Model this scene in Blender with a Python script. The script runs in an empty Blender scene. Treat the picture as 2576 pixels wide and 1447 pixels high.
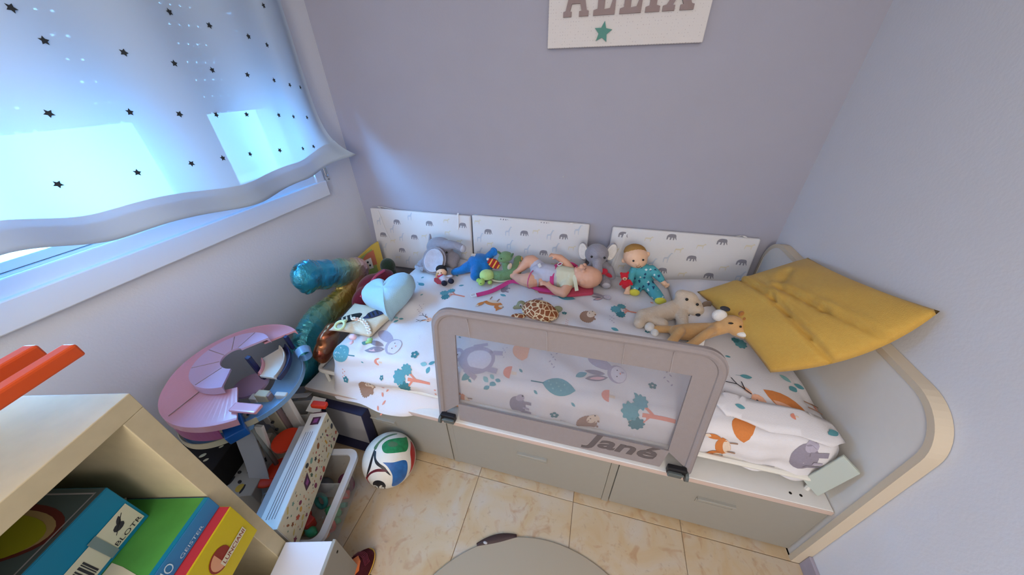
import bpy, bmesh, random
from math import sin, cos, pi, sqrt, atan2, exp, hypot, radians, floor
from mathutils import Vector as V, Matrix, Euler, Quaternion, noise
from mathutils.geometry import delaunay_2d_cdt

# ---------------------------------------------------------------- camera, sky, fill lights, exposure
SC = bpy.context.scene
COL = SC.collection
random.seed(7)

def srgb(h):
    h = h.lstrip('#')
    c = [int(h[i:i + 2], 16) / 255 for i in (0, 2, 4)]
    return [x / 12.92 if x <= .04045 else ((x + .055) / 1.055) ** 2.4 for x in c]

cam_d = bpy.data.cameras.new('camera')
cam = bpy.data.objects.new('camera', cam_d)
COL.objects.link(cam)
SC.camera = cam
cam_d.sensor_width = 36
cam_d.lens = 803.2466 * 36 / 2576
cam_d.clip_start = .02
PITCH, YAW, ROLL = .58787466, -.27108385, -.02328621
fw = V((sin(YAW) * cos(PITCH), cos(YAW) * cos(PITCH), -sin(PITCH)))
rt = V((cos(YAW), -sin(YAW), 0))
up = rt.cross(fw)
r2 = rt * cos(ROLL) + up * sin(ROLL)
u2 = up * cos(ROLL) - rt * sin(ROLL)
cam.matrix_world = Matrix(((r2.x, u2.x, -fw.x, 0), (r2.y, u2.y, -fw.y, 0), (r2.z, u2.z, -fw.z, 1.5), (0, 0, 0, 1)))

vs = SC.view_settings
vs.view_transform = 'Standard'
vs.look = 'None'
vs.exposure = -0.22
vs.gamma = 1.0
vs.use_curve_mapping = False
SC.cycles.use_denoising = True
SC.cycles.max_bounces = 8
SC.cycles.transparent_max_bounces = 12
SC.cycles.sample_clamp_indirect = 6

world = bpy.data.worlds.new('sky')
SC.world = world
world.use_nodes = True
bg = world.node_tree.nodes['Background']
bg.inputs[0].default_value = (.15, .50, 1.0, 1)
bg.inputs[1].default_value = 72.0

def area_lamp(name, loc, rot, sx, sy, power, col, portal=False):
    d = bpy.data.lights.new(name, 'AREA')
    d.shape = 'RECTANGLE'
    d.size, d.size_y = sx, sy
    d.energy = power
    d.color = col
    if portal:
        d.cycles.is_portal = True
    o = bpy.data.objects.new(name, d)
    COL.objects.link(o)
    o.location = loc
    o.rotation_euler = rot
    return o

# unseen fill lights added behind the camera and at the ceiling; daylight comes from the sky through the window
def point_light(name, loc, r, power, col):
    d = bpy.data.lights.new(name, 'POINT')
    d.shadow_soft_size = r
    d.energy = power
    d.color = col
    o = bpy.data.objects.new(name, d)
    COL.objects.link(o)
    o.location = loc
    return o
point_light('rear_fill_light', (.05, -1.75, 1.75), .35, 86, (1.0, .90, .80))
area_lamp('ceiling_fill', (-.2, -.9, 2.42), (0, 0, 0), 1.1, 1.1, 17, (1.0, .91, .82))

# ---------------------------------------------------------------- materials
MATS = {}

def mat(name, col, rough=.6, metal=0., var=.0, vscale=25., bump=0., bscale=250., sheen=0., spec=.4, coat=0.,
        emit=None, col2=None, attr=False, trans=0.):
    if name in MATS:
        return MATS[name]
    m = bpy.data.materials.new(name)
    m.use_nodes = True
    nt = m.node_tree
    b = nt.nodes['Principled BSDF']
    c = srgb(col) if isinstance(col, str) else list(col)
    b.inputs['Base Color'].default_value = (*c, 1)
    b.inputs['Roughness'].default_value = rough
    b.inputs['Metallic'].default_value = metal
    b.inputs['Specular IOR Level'].default_value = spec
    b.inputs['Coat Weight'].default_value = coat
    if sheen:
        b.inputs['Sheen Weight'].default_value = sheen
        b.inputs['Sheen Roughness'].default_value = .5
    if trans:
        b.inputs['Transmission Weight'].default_value = trans
    tc = None
    if var or bump or col2:
        tc = nt.nodes.new('ShaderNodeTexCoord')
    src = None
    if attr:
        a = nt.nodes.new('ShaderNodeVertexColor')
        a.layer_name = 'Col'
        src = a.outputs['Color']
        nt.links.new(src, b.inputs['Base Color'])
    if var or col2:
        n = nt.nodes.new('ShaderNodeTexNoise')
        n.inputs['Scale'].default_value = vscale
        n.inputs['Detail'].default_value = 5
        nt.links.new(tc.outputs['Object'], n.inputs['Vector'])
        mx = nt.nodes.new('ShaderNodeMix')
        mx.data_type = 'RGBA'
        ca = srgb(col2) if col2 else [max(0, x * (1 - var)) for x in c]
        cb = c if col2 else [min(1, x * (1 + var)) for x in c]
        mx.inputs[6].default_value = (*ca, 1)
        mx.inputs[7].default_value = (*cb, 1)
        rp = nt.nodes.new('ShaderNodeMapRange')
        rp.inputs[1].default_value = .3
        rp.inputs[2].default_value = .7
        nt.links.new(n.outputs['Fac'], rp.inputs[0])
        nt.links.new(rp.outputs[0], mx.inputs[0])
        nt.links.new(mx.outputs[2], b.inputs['Base Color'])
    if bump:
        n2 = nt.nodes.new('ShaderNodeTexNoise')
        n2.inputs['Scale'].default_value = bscale
        n2.inputs['Detail'].default_value = 3
        nt.links.new(tc.outputs['Object'], n2.inputs['Vector'])
        bp = nt.nodes.new('ShaderNodeBump')
        bp.inputs['Strength'].default_value = bump
        bp.inputs['Distance'].default_value = .004
        nt.links.new(n2.outputs['Fac'], bp.inputs['Height'])
        nt.links.new(bp.outputs[0], b.inputs['Normal'])
    if emit:
        b.inputs['Emission Color'].default_value = (*srgb(emit[0]), 1)
        b.inputs['Emission Strength'].default_value = emit[1]
    MATS[name] = m
    return m

def sheer(name, col, transp, transl, rough=.8):
    """thin cloth or clear plastic: part transparent, part translucent, part diffuse"""
    m = bpy.data.materials.new(name)
    m.use_nodes = True
    nt = m.node_tree
    nt.nodes.remove(nt.nodes['Principled BSDF'])
    c = (*srgb(col), 1)
    out = nt.nodes['Material Output']
    d = nt.nodes.new('ShaderNodeBsdfDiffuse')
    d.inputs[0].default_value = c
    l = nt.nodes.new('ShaderNodeBsdfTranslucent')
    l.inputs[0].default_value = c
    t = nt.nodes.new('ShaderNodeBsdfTransparent')
    m1 = nt.nodes.new('ShaderNodeMixShader')
    m1.inputs[0].default_value = transl
    m2 = nt.nodes.new('ShaderNodeMixShader')
    m2.inputs[0].default_value = transp
    nt.links.new(d.outputs[0], m1.inputs[1])
    nt.links.new(l.outputs[0], m1.inputs[2])
    nt.links.new(m1.outputs[0], m2.inputs[1])
    nt.links.new(t.outputs[0], m2.inputs[2])
    nt.links.new(m2.outputs[0], out.inputs[0])
    MATS[name] = m
    return m

def plastic_clear(name, col, transp, rough=.25):
    m = bpy.data.materials.new(name)
    m.use_nodes = True
    nt = m.node_tree
    b = nt.nodes['Principled BSDF']
    b.inputs['Base Color'].default_value = (*srgb(col), 1)
    b.inputs['Roughness'].default_value = rough
    b.inputs['Alpha'].default_value = 1 - transp
    MATS[name] = m
    return m

# ---------------------------------------------------------------- building helpers
WM = {}

def put(o, label=None, cat=None, group=None, kind=None):
    if label: o['label'] = label
    if cat: o['category'] = cat
    if group: o['group'] = group
    if kind: o['kind'] = kind
    return o

def thing(name, label, cat, loc=(0, 0, 0), rot=(0, 0, 0), group=None):
    """an Empty at the base of a thing, which parents its parts"""
    o = bpy.data.objects.new(name, None)
    COL.objects.link(o)
    o.location = loc
    o.rotation_euler = rot
    o.empty_display_size = .05
    WM[o] = Matrix.Translation(V(loc)) @ Euler(rot).to_matrix().to_4x4()
    return put(o, label, cat, group)

def obj(name, data, mats, parent=None, world=True, smooth=False, label=None, cat=None, group=None, kind=None, loc=None):
    """link a bmesh or mesh as ONE object; world=True means its coordinates are world coordinates"""
    if isinstance(data, bmesh.types.BMesh):
        me = bpy.data.meshes.new(name)
        bmesh.ops.recalc_face_normals(data, faces=data.faces)
        data.to_mesh(me)
        data.free()
    else:
        me = data
    if not isinstance(mats, (list, tuple)):
        mats = [mats]
    idx = [0] * len(me.polygons)
    me.polygons.foreach_get('material_index', idx)
    me.materials.clear()
    for m in mats:
        me.materials.append(m)
    me.polygons.foreach_set('material_index', [min(i, len(mats) - 1) for i in idx])
    if smooth:
        me.polygons.foreach_set('use_smooth', [True] * len(me.polygons))
    o = bpy.data.objects.new(name, me)
    COL.objects.link(o)
    if parent is not None:
        o.parent = parent
        if world:
            me.transform(WM[parent].inverted())
        WM[o] = WM[parent]
    else:
        if loc is not None:
            o.location = loc
            if world:
                me.transform(Matrix.Translation(-V(loc)))
            WM[o] = Matrix.Translation(V(loc))
        else:
            WM[o] = Matrix.Identity(4)
    return put(o, label, cat, group, kind)

def bm_new():
    return bmesh.new()

def rmat(rot):
    return Euler(rot).to_matrix() if isinstance(rot, tuple) else rot

def box(bm, c, s, rot=(0, 0, 0), bev=0., seg=2, mi=0):
    """box centred at c with full size s"""
    R = rmat(rot)
    vs_ = []
    for x in (-.5, .5):
        for y in (-.5, .5):
            for z in (-.5, .5):
                vs_.append(bm.verts.new(V(c) + R @ V((x * s[0], y * s[1], z * s[2]))))
    F = []
    for q in ((0, 1, 3, 2), (4, 6, 7, 5), (0, 4, 5, 1), (2, 3, 7, 6), (0, 2, 6, 4), (1, 5, 7, 3)):
        f = bm.faces.new([vs_[i] for i in q])
        f.material_index = mi
        F.append(f)
    if bev:
        es = {e for f in F for e in f.edges}
        bmesh.ops.bevel(bm, geom=list(es), offset=bev, segments=seg, affect='EDGES', profile=.5)
    return bm

def box2(bm, lo, hi, bev=0., seg=2, mi=0):
    lo, hi = V(lo), V(hi)
    return box(bm, (lo + hi) / 2, hi - lo, (0, 0, 0), bev, seg, mi)

def loft(bm, rings, closed_ring=True, cap=True, loop=False, mi=0):
    """skin a list of rings of points"""
    R = [[bm.verts.new(p) for p in r] for r in rings]
    n = len(R[0])
    m = len(R)
    for i in range(m if loop else m - 1):
        a, b = R[i], R[(i + 1) % m]
        for j in range(n if closed_ring else n - 1):
            k = (j + 1) % n
            try:
                f = bm.faces.new((a[j], a[k], b[k], b[j]))
                f.material_index = mi
            except ValueError:
                pass
    if cap and closed_ring and not loop:
        for r in (R[0], R[-1]):
            try:
                f = bm.faces.new(r)
                f.material_index = mi
            except ValueError:
                pass
    return R

def frames(pts, loop=False):
    pts = [V(p) for p in pts]
    n = len(pts)
    out = []
    nrm = None
    for i in range(n):
        if loop:
            t = pts[(i + 1) % n] - pts[i - 1]
        else:
            t = pts[min(i + 1, n - 1)] - pts[max(i - 1, 0)]
        t.normalize()
        if nrm is None:
            nrm = t.orthogonal().normalized()
            if abs(t.z) < .95:
                nrm = (V((0, 0, 1)) - t * t.z).normalized()
        nrm = (nrm - t * nrm.dot(t)).normalized()
        out.append((pts[i], t, nrm, t.cross(nrm)))
    return out

def tube(bm, pts, r, n=8, loop=False, flat=1., cap=True, mi=0):
    """round tube along points; r a number or one per point; flat squashes the second axis"""
    fr = frames(pts, loop)
    rings = []
    for i, (p, t, a, b) in enumerate(fr):
        rr = r[i] if isinstance(r, (list, tuple)) else r
        rings.append([p + a * (rr * flat * cos(2 * pi * k / n)) + b * (rr * sin(2 * pi * k / n)) for k in range(n)])
    loft(bm, rings, True, cap, loop, mi)
    return bm

def curve_pts(ctrl, n=24, loop=False):
    """Catmull-Rom through control points"""
    P = [V(c) for c in ctrl]
    m = len(P)
    out = []
    segs = m if loop else m - 1
    per = max(2, n // segs)
    for s in range(segs):
        p1, p2 = P[s % m], P[(s + 1) % m]
        p0 = P[(s - 1) % m] if (loop or s > 0) else p1 * 2 - p2
        p3 = P[(s + 2) % m] if (loop or s + 2 < m) else p2 * 2 - p1
        for k in range(per):
            t = k / per
            out.append(.5 * ((2 * p1) + (p2 - p0) * t + (2 * p0 - 5 * p1 + 4 * p2 - p3) * t * t + (3 * p1 - p0 - 3 * p2 + p3) * t ** 3))
    if not loop:
        out.append(P[-1])
    return out

def ell(bm, c, r, rot=(0, 0, 0), u=16, v=10, mi=0):
    """ellipsoid"""
    R = rmat(rot).to_4x4()
    if not isinstance(r, (tuple, list)):
        r = (r, r, r)
    M = Matrix.Translation(V(c)) @ R @ Matrix.Diagonal((*r, 1))
    k = bmesh.ops.create_uvsphere(bm, u_segments=u, v_segments=v, radius=1, matrix=M)
    if mi:
        for vv in k['verts']:
            for f in vv.link_faces:
                f.material_index = mi
    return bm

def cyl(bm, p0, p1, r0, r1=None, n=16, mi=0):
    return tube(bm, [p0, p1], [r0, r0 if r1 is None else r1], n, mi=mi)

def cap_chain(bm, pts, rad):
    """limb: overlapping spheres and cones along points, to be melted together by blend()"""
    for p, r in zip(pts, rad):
        ell(bm, p, r, u=10, v=6)
    for i in range(len(pts) - 1):
        a, b = V(pts[i]), V(pts[i + 1])
        k = max(1, int((b - a).length / max(.3 * min(rad[i], rad[i + 1]), .002)))
        for j in range(1, k):
            t = j / k
            ell(bm, a.lerp(b, t), rad[i] * (1 - t) + rad[i + 1] * t, u=10, v=6)

def blend(name, bm, voxel=.005, smooth=3, regions=None):
    """melt overlapping lumps into one continuous skin; regions(point) gives the material slot"""
    me = bpy.data.meshes.new(name + '_raw')
    bm.to_mesh(me)
    bm.free()
    o = bpy.data.objects.new(name + '_raw', me)
    COL.objects.link(o)
    md = o.modifiers.new('r', 'REMESH')
    md.mode = 'VOXEL'
    md.voxel_size = voxel
    dg = bpy.context.evaluated_depsgraph_get()
    new = bpy.data.meshes.new_from_object(o.evaluated_get(dg))
    bpy.data.objects.remove(o)
    bpy.data.meshes.remove(me)
    b2 = bmesh.new()
    b2.from_mesh(new)
    for _ in range(smooth):
        bmesh.ops.smooth_vert(b2, verts=b2.verts, factor=.5, use_axis_x=True, use_axis_y=True, use_axis_z=True)
    if regions:
        for f in b2.faces:
            f.material_index = regions(f.calc_center_median())
    b2.to_mesh(new)
    b2.free()
    new.polygons.foreach_set('use_smooth', [True] * len(new.polygons))
    return new

def fill2d(polys, step=None):
    """triangulate closed 2D outlines; step adds inner points so the result can drape"""
    out = []
    for poly in polys:
        pts = []
        n = len(poly)
        for i in range(n):
            a, b = V(poly[i]), V(poly[(i + 1) % n])
            k = max(1, int((b - a).length / step)) if step else 1
            for j in range(k):
                pts.append(a.lerp(b, j / k))
        nb = len(pts)
        face = list(range(nb))
        if step:
            xs = [p.x for p in pts]; ys = [p.y for p in pts]
            x = min(xs) + step * .5
            while x < max(xs):
                y = min(ys) + step * .5
                while y < max(ys):
                    pts.append(V((x + random.uniform(-.1, .1) * step, y)))
                    y += step
                x += step
        vs2, es, fs, *_ = delaunay_2d_cdt([V((p.x, p.y)) for p in pts], [], [face], 1, 1e-7)
        out.append((vs2, fs))
    return out

def decal(bm, polys, fmap, mi, step=None):
    """lay flat print on a surface: fmap(x, y) gives the 3D point (already lifted a hair)"""
    for vs2, fs in fill2d(polys, step):
        vv = [bm.verts.new(fmap(p.x, p.y)) for p in vs2]
        for f in fs:
            try:
                k = bm.faces.new([vv[i] for i in f])
                k.material_index = mi
                k.smooth = True
            except ValueError:
                pass

def slab(bm, poly, thick, M, mi=0):
    """extruded flat outline, poly in the local xy plane of matrix M, thickness along +z"""
    lo = [bm.verts.new(M @ V((x, y, 0))) for x, y in poly]
    hi = [bm.verts.new(M @ V((x, y, thick))) for x, y in poly]
    n = len(poly)
    for f in (list(reversed(lo)), hi):
        k = bm.faces.new(f); k.material_index = mi
    for i in range(n):
        j = (i + 1) % n
        k = bm.faces.new((lo[i], lo[j], hi[j], hi[i])); k.material_index = mi
    return bm

def text_mesh(s, size, ext=.0005, shear=0., bold=0., align='CENTER'):
    cu = bpy.data.curves.new('t', 'FONT')
    cu.body = s
    cu.size = size
    cu.extrude = ext
    cu.shear = shear
    cu.offset = bold
    cu.align_x = align
    cu.align_y = 'CENTER'
    cu.resolution_u = 3
    o = bpy.data.objects.new('t', cu)
    COL.objects.link(o)
    dg = bpy.context.evaluated_depsgraph_get()
    me = bpy.data.meshes.new_from_object(o.evaluated_get(dg))
    bpy.data.objects.remove(o)
    bpy.data.curves.remove(cu)
    return me

def basis(o, x, y):
    """matrix with origin o, x axis along x, y axis as near y as it can be"""
    x = V(x).normalized()
    z = x.cross(V(y)).normalized()
    y = z.cross(x)
    o = V(o)
    return Matrix(((x.x, y.x, z.x, o.x), (x.y, y.y, z.y, o.y), (x.z, y.z, z.z, o.z), (0, 0, 0, 1)))

def ring_poly(cx, cy, rx, ry=None, n=20, rot=0., wob=0., k=5):
    ry = rx if ry is None else ry
    out = []
    for i in range(n):
        a = 2 * pi * i / n
        s = 1 + wob * cos(k * a)
        x, y = rx * s * cos(a), ry * s * sin(a)
        out.append((cx + x * cos(rot) - y * sin(rot), cy + x * sin(rot) + y * cos(rot)))
    return out

def leaf_poly(cx, cy, l, w, rot=0., n=7):
    pts = [(-l / 2 + l * i / n, w / 2 * sin(pi * i / n) ** .8) for i in range(n + 1)]
    pts += [(l / 2 - l * i / n, -w / 2 * sin(pi * i / n) ** .8) for i in range(1, n)]
    return [(cx + x * cos(rot) - y * sin(rot), cy + x * sin(rot) + y * cos(rot)) for x, y in pts]

def bar_poly(x0, y0, x1, y1, w):
    d = V((x1 - x0, y1 - y0)).normalized() * w / 2
    return [(x0 - d.y, y0 + d.x), (x0 + d.y, y0 - d.x), (x1 + d.y, y1 - d.x), (x1 - d.y, y1 + d.x)]

def star_poly(cx, cy, r, k=.45, rot=0., n=5):
    return [(cx + (r if i % 2 == 0 else r * k) * cos(rot + pi / 2 + pi * i / n), cy + (r if i % 2 == 0 else r * k) * sin(rot + pi / 2 + pi * i / n)) for i in range(2 * n)]

# ---------------------------------------------------------------- the room
XL, XR, YB, YF, ZC = -1.49, .888, 1.73, -2.3, 2.5
m_lilac = mat('lilac_grey_paint', '#a7a7b5', .85, var=.015, vscale=6, bump=.12, bscale=120)
m_white_wall = mat('pale_lilac_white_paint', '#d8dce6', .85, var=.012, vscale=5, bump=.12, bscale=110)
m_ceil = mat('white_ceiling_paint', '#d8d8d8', .9)
m_upvc = mat('white_window_plastic', '#dfe4ea', .35)
m_base = mat('grey_lilac_skirting_tile', '#9d97a6', .4, var=.12, vscale=14)
m_tile = None

def floor_material():
    m = bpy.data.materials.new('beige_marbled_tile')
    m.use_nodes = True
    nt = m.node_tree
    b = nt.nodes['Principled BSDF']
    b.inputs['Roughness'].default_value = .32
    g = nt.nodes.new('ShaderNodeNewGeometry')
    oi = nt.nodes.new('ShaderNodeObjectInfo')
    ad = nt.nodes.new('ShaderNodeVectorMath'); ad.operation = 'MULTIPLY_ADD'
    ad.inputs[1].default_value = (1, 1, 1)
    cm = nt.nodes.new('ShaderNodeCombineXYZ')
    nt.links.new(oi.outputs['Random'], cm.inputs[2])
    nt.links.new(g.outputs['Position'], ad.inputs[0])
    nt.links.new(cm.outputs[0], ad.inputs[2])
    n1 = nt.nodes.new('ShaderNodeTexNoise'); n1.inputs['Scale'].default_value = 5.5; n1.inputs['Detail'].default_value = 6; n1.inputs['Distortion'].default_value = 1.2
    n2 = nt.nodes.new('ShaderNodeTexNoise'); n2.inputs['Scale'].default_value = 16; n2.inputs['Detail'].default_value = 8; n2.inputs['Distortion'].default_value = 1.8
    n3 = nt.nodes.new('ShaderNodeTexNoise'); n3.inputs['Scale'].default_value = 55; n3.inputs['Detail'].default_value = 6
    for n in (n1, n2, n3):
        nt.links.new(ad.outputs[0], n.inputs['Vector'])
    r1 = nt.nodes.new('ShaderNodeValToRGB')
    e = r1.color_ramp.elements
    e[0].position = .3; e[0].color = (*srgb('#bdb2a4'), 1)
    e[1].position = .72; e[1].color = (*srgb('#b89a70'), 1)
    k = e.new(.5); k.color = (*srgb('#bda88a'), 1)
    nt.links.new(n1.outputs['Fac'], r1.inputs[0])
    r2_ = nt.nodes.new('ShaderNodeValToRGB')
    e = r2_.color_ramp.elements
    e[0].position = .56; e[0].color = (0, 0, 0, 1)
    e[1].position = .72; e[1].color = (.5, .5, .5, 1)
    nt.links.new(n2.outputs['Fac'], r2_.inputs[0])
    mx = nt.nodes.new('ShaderNodeMix'); mx.data_type = 'RGBA'
    mx.inputs[7].default_value = (*srgb('#a0744e'), 1)
    nt.links.new(r2_.outputs[0], mx.inputs[0]); nt.links.new(r1.outputs[0], mx.inputs[6])
    r3 = nt.nodes.new('ShaderNodeValToRGB')
    e = r3.color_ramp.elements
    e[0].position = .62; e[0].color = (0, 0, 0, 1)
    e[1].position = .75; e[1].color = (.35, .35, .35, 1)
    nt.links.new(n3.outputs['Fac'], r3.inputs[0])
    mx2 = nt.nodes.new('ShaderNodeMix'); mx2.data_type = 'RGBA'
    mx2.inputs[7].default_value = (*srgb('#7d6657'), 1)
    nt.links.new(r3.outputs[0], mx2.inputs[0]); nt.links.new(mx.outputs[2], mx2.inputs[6])
    nt.links.new(mx2.outputs[2], b.inputs['Base Color'])
    return m

m_tile = floor_material()
m_grout = mat('dark_beige_grout', '#8d7a66', .9)

bm = bm_new(); box2(bm, (XL - .2, YF, -.12), (XR + .2, YB + .2, -.004))
fl = obj('floor', bm, m_grout, kind='structure')
P_ = .42
tb = bm_new(); box2(tb, (-P_ / 2 + .0011, -P_ / 2 + .0011, -.012), (P_ / 2 - .0011, P_ / 2 - .0011, 0), bev=.0009, seg=1)
tme = bpy.data.meshes.new('tile'); tb.to_mesh(tme); tb.free(); tme.materials.append(m_tile)
for i in range(-4, 3):
    for j in range(-7, 4):
        cx, cy = .273 + P_ * i, .445 + P_ * j
        if cx - P_ / 2 > XR or cx + P_ / 2 < XL - .1 or cy + P_ / 2 < YF + .05 or cy - P_ / 2 > YB:
            continue
        o = bpy.data.objects.new('tile', tme)
        COL.objects.link(o)
        o.parent = fl
        o.location = (cx, cy, 0)

bm = bm_new(); box2(bm, (XL - .2, YB, -.1), (XR + .2, YB + .15, ZC))
obj('wall_back', bm, m_lilac, kind='structure')
bm = bm_new(); box2(bm, (XR, YF, -.1), (XR + .15, YB, ZC))
obj('wall_right', bm, m_white_wall, kind='structure')
bm = bm_new(); box2(bm, (XL - .2, YF - .15, -.1), (XR + .2, YF, ZC))
obj('wall_front', bm, m_white_wall, kind='structure')
bm = bm_new(); box2(bm, (XL - .2, YF - .15, ZC), (XR + .2, YB + .15, ZC + .1))
obj('ceiling', bm, m_ceil, kind='structure')
bm = bm_new()
W0, W1, WZ0, WZ1 = -.15, 1.415, 1.075, 2.2
box2(bm, (XL - .2, YF, -.1), (XL, YB, WZ0))
box2(bm, (XL - .2, YF, WZ1), (XL, YB, ZC))
box2(bm, (XL - .2, W1, WZ0), (XL, YB, WZ1))
box2(bm, (XL - .2, YF, WZ0), (XL, W0, WZ1))
obj('wall_left', bm, m_white_wall, kind='structure')
bm = bm_new(); box2(bm, (XR - .012, YF, 0), (XR, .655, .075), bev=.003)
obj('baseboard_right', bm, m_base, kind='structure')

# window: casing, two sliding sashes with their panes, roller shutter half down
win = thing('window_1', None, None, (XL, .15, WZ0))
put(win, kind='structure')
bm = bm_new()
box2(bm, (XL - .004, W0 - .06, .955), (XL + .030, W1 + .057, 1.036), bev=.004)
box2(bm, (XL - .02, W0 - .02, 1.030), (XL + .012, W1 + .03, 1.082), bev=.004)
box2(bm, (XL - .004, W1, 1.03), (XL + .024, W1 + .055, WZ1 + .05), bev=.004)
box2(bm, (XL - .004, W0 - .055, 1.03), (XL + .024, W0, WZ1 + .05), bev=.004)
box2(bm, (XL - .004, W0 - .055, WZ1), (XL + .024, W1 + .055, WZ1 + .055), bev=.004)
obj('window_casing', bm, m_upvc, win)
bm = bm_new()
box2(bm, (XL - .19, W0, WZ0), (XL, W1, WZ0 + .012))
for x in (-.024, -.062, -.10):
    box2(bm, (XL + x - .004, W0, WZ0 + .01), (XL + x + .004, W1, WZ0 + .018), bev=.001)
obj('window_track', bm, m_upvc, win)
m_glass = plastic_clear('window_glass', '#dfeaf0', .92, .05)
for nm, y0, y1, x in (('a', -.14, .955, XL - .024), ('b', .915, 1.415, XL - .062)):
    bm = bm_new()
    z0, z1 = WZ0 + .014, WZ1
    for lo, hi in (((y0, z0), (y0 + (.13 if nm == 'a' else .16), z1)), ((y1 - (.13 if nm == 'a' else .03), z0), (y1, z1)), ((y0, z0), (y1, z0 + .026)), ((y0, z1 - .07), (y1, z1))):
        box2(bm, (x - .018, lo[0], lo[1]), (x + .018, hi[0], hi[1]), bev=.003)
    s = obj('window_sash', bm, m_upvc, win)
    bm = bm_new(); box2(bm, (x - .003, y0 + .1, z0 + .06), (x + .003, y1 - .03, z1 - .05))
    obj('window_pane', bm, m_glass, s)
m_slat = mat('pale_grey_shutter_slat', '#b9bec6', .5)
bm = bm_new()
PS = .058
box2(bm, (-.006, W0 + .005, .006), (.006, W1 - .005, PS))
y = W0 + .01
k = 0
while y < W1 - .03:
    w = .022
    box2(bm, (-.005, y, 0), (.005, y + w, .006))
    if k % 9 > 4:
        box2(bm, (-.005, y + w, 0), (.005, y + .034, .006))
    y += .034
    k += 1
sme = bpy.data.meshes.new('shutter_slat'); bm.to_mesh(sme); bm.free(); sme.materials.append(m_slat)
for i in range(14):
    o = bpy.data.objects.new('shutter_slat', sme)
    COL.objects.link(o)
    o.parent = win
    o.location = V((XL - .115, 0, 1.388 + PS * i)) - V((XL, .15, WZ0))

# ---------------------------------------------------------------- the bed with its drawers
m_bedtop = mat('white_laminate', '#dcdad6', .45, var=.01, vscale=40)
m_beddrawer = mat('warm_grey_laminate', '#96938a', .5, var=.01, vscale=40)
m_lip = mat('rosy_beige_edge_band', '#c7b2a8', .55)
m_border = mat('beige_edge_band', '#cdc0ab', .5)
m_seam = mat('dark_gap', '#3d372f', .8)
m_white_metal = mat('white_painted_steel', '#dcdad3', .35)
m_dot = mat('black_screw_hole', '#15120f', .7)

bed = thing('drawer_bed', 'white bed with three drawers below and a rounded end panel', 'bed', (-.17, 1.2, 0))
YFD = .688
bm = bm_new()
box2(bm, (-1.19, YFD + .006, .012), (-1.165, 1.70, .306), bev=.002)
box2(bm, (-1.165, YFD + .02, .0), (.85, 1.70, .045))
box2(bm, (-1.165, 1.66, .045), (.85, 1.70, .306))
for xa in (-.489, .176):
    box2(bm, (xa, YFD + .004, .0), (xa + .026, 1.66, .306), bev=.001)
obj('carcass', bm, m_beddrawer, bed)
bm = bm_new(); box2(bm, (-1.19, YFD - .002, .307), (.851, 1.70, .328), bev=.003)
bt = obj('top_board', bm, m_bedtop, bed)
bm = bm_new(); box2(bm, (-1.19, YFD - .004, .3075), (.851, YFD - .0015, .3265), bev=.001)
obj('edge_band', bm, m_lip, bt)
for x, y in ((.742, .716), (.772, .716)):
    bm = bm_new()
    cyl(bm, (x, y, .3275), (x, y, .3286), .0045, n=10)
    obj('screw_hole', bm, m_dot, bt)
for x0, x1 in ((-1.163, -.491), (-.461, .174), (.204, .848)):
    bm = bm_new()
    box2(bm, (x0, YFD, .016), (x1, YFD + .018, .303), bev=.0015)
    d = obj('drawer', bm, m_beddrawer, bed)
    cx = (x0 + x1) / 2 + .02
    hz = .215
    bm = bm_new()
    box2(bm, (cx - .062, YFD - .012, hz), (cx + .062, YFD + .002, hz + .008), bev=.002)
    box2(bm, (cx - .062, YFD - .003, hz - .026), (cx - .0585, YFD + .002, hz), bev=.0008)
    box2(bm, (cx + .0585, YFD - .003, hz - .026), (cx + .062, YFD + .002, hz), bev=.0008)
    box2(bm, (cx - .062, YFD - .0028, hz - .028), (cx + .062, YFD + .002, hz - .0255), bev=.0006)
    box2(bm, (cx - .059, YFD - .0008, hz - .026), (cx + .059, YFD + .002, hz + .001))
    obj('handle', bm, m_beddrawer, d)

def rrect(x0, y0, x1, y1, r, n=10, corners=(1, 1, 1, 1)):
    """outline anticlockwise from lower right; corners: lower right, upper right, upper left, lower left"""
    out = []
    for k, (cx, cy, a0) in enumerate(((x1 - r, y0 + r, -pi / 2), (x1 - r, y1 - r, 0), (x0 + r, y1 - r, pi / 2), (x0 + r, y0 + r, pi))):
        if not corners[k]:
            out.append(((x1, y0), (x1, y1), (x0, y1), (x0, y0))[k])
            continue
        for i in range(n + 1):
            a = a0 + pi / 2 * i / n
            out.append((cx + r * cos(a), cy + r * sin(a)))
    return out

# rounded end panel standing along the right wall: board plus a beige rim
def yz(x):
    return Matrix(((0, 0, 1, x), (1, 0, 0, 0), (0, 1, 0, 0), (0, 0, 0, 1)))
outer = rrect(.655, 0, 1.722, .822, .135, 12, (0, 1, 1, 0))
inner = rrect(.673, 0, 1.704, .804, .118, 12, (0, 1, 1, 0))
bm = bm_new(); slab(bm, rrect(.66, 0.004, 1.717, .817, .13, 12, (0, 1, 1, 0)), .0315, yz(.8535))
pan = obj('end_panel', bm, m_bedtop, bed)
bm = bm_new()
M1 = yz(.8505); M2 = yz(.8865)
n = len(outer)
for o_, i_ in ((0, 0),):
    A = [bm.verts.new(M1 @ V((*p, 0))) for p in outer]
    B = [bm.verts.new(M1 @ V((*p, 0))) for p in inner]
    A2 = [bm.verts.new(M2 @ V((*p, 0))) for p in outer]
    B2 = [bm.verts.new(M2 @ V((*p, 0))) for p in inner]
    for i in range(n):
        j = (i + 1) % n
        for q in ((A[i], A[j], B[j], B[i]), (A2[i], B2[i], B2[j], A2[j]), (A[i], A2[i], A2[j], A[j]), (B[i], B[j], B2[j], B2[i])):
            bm.faces.new(q)
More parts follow.
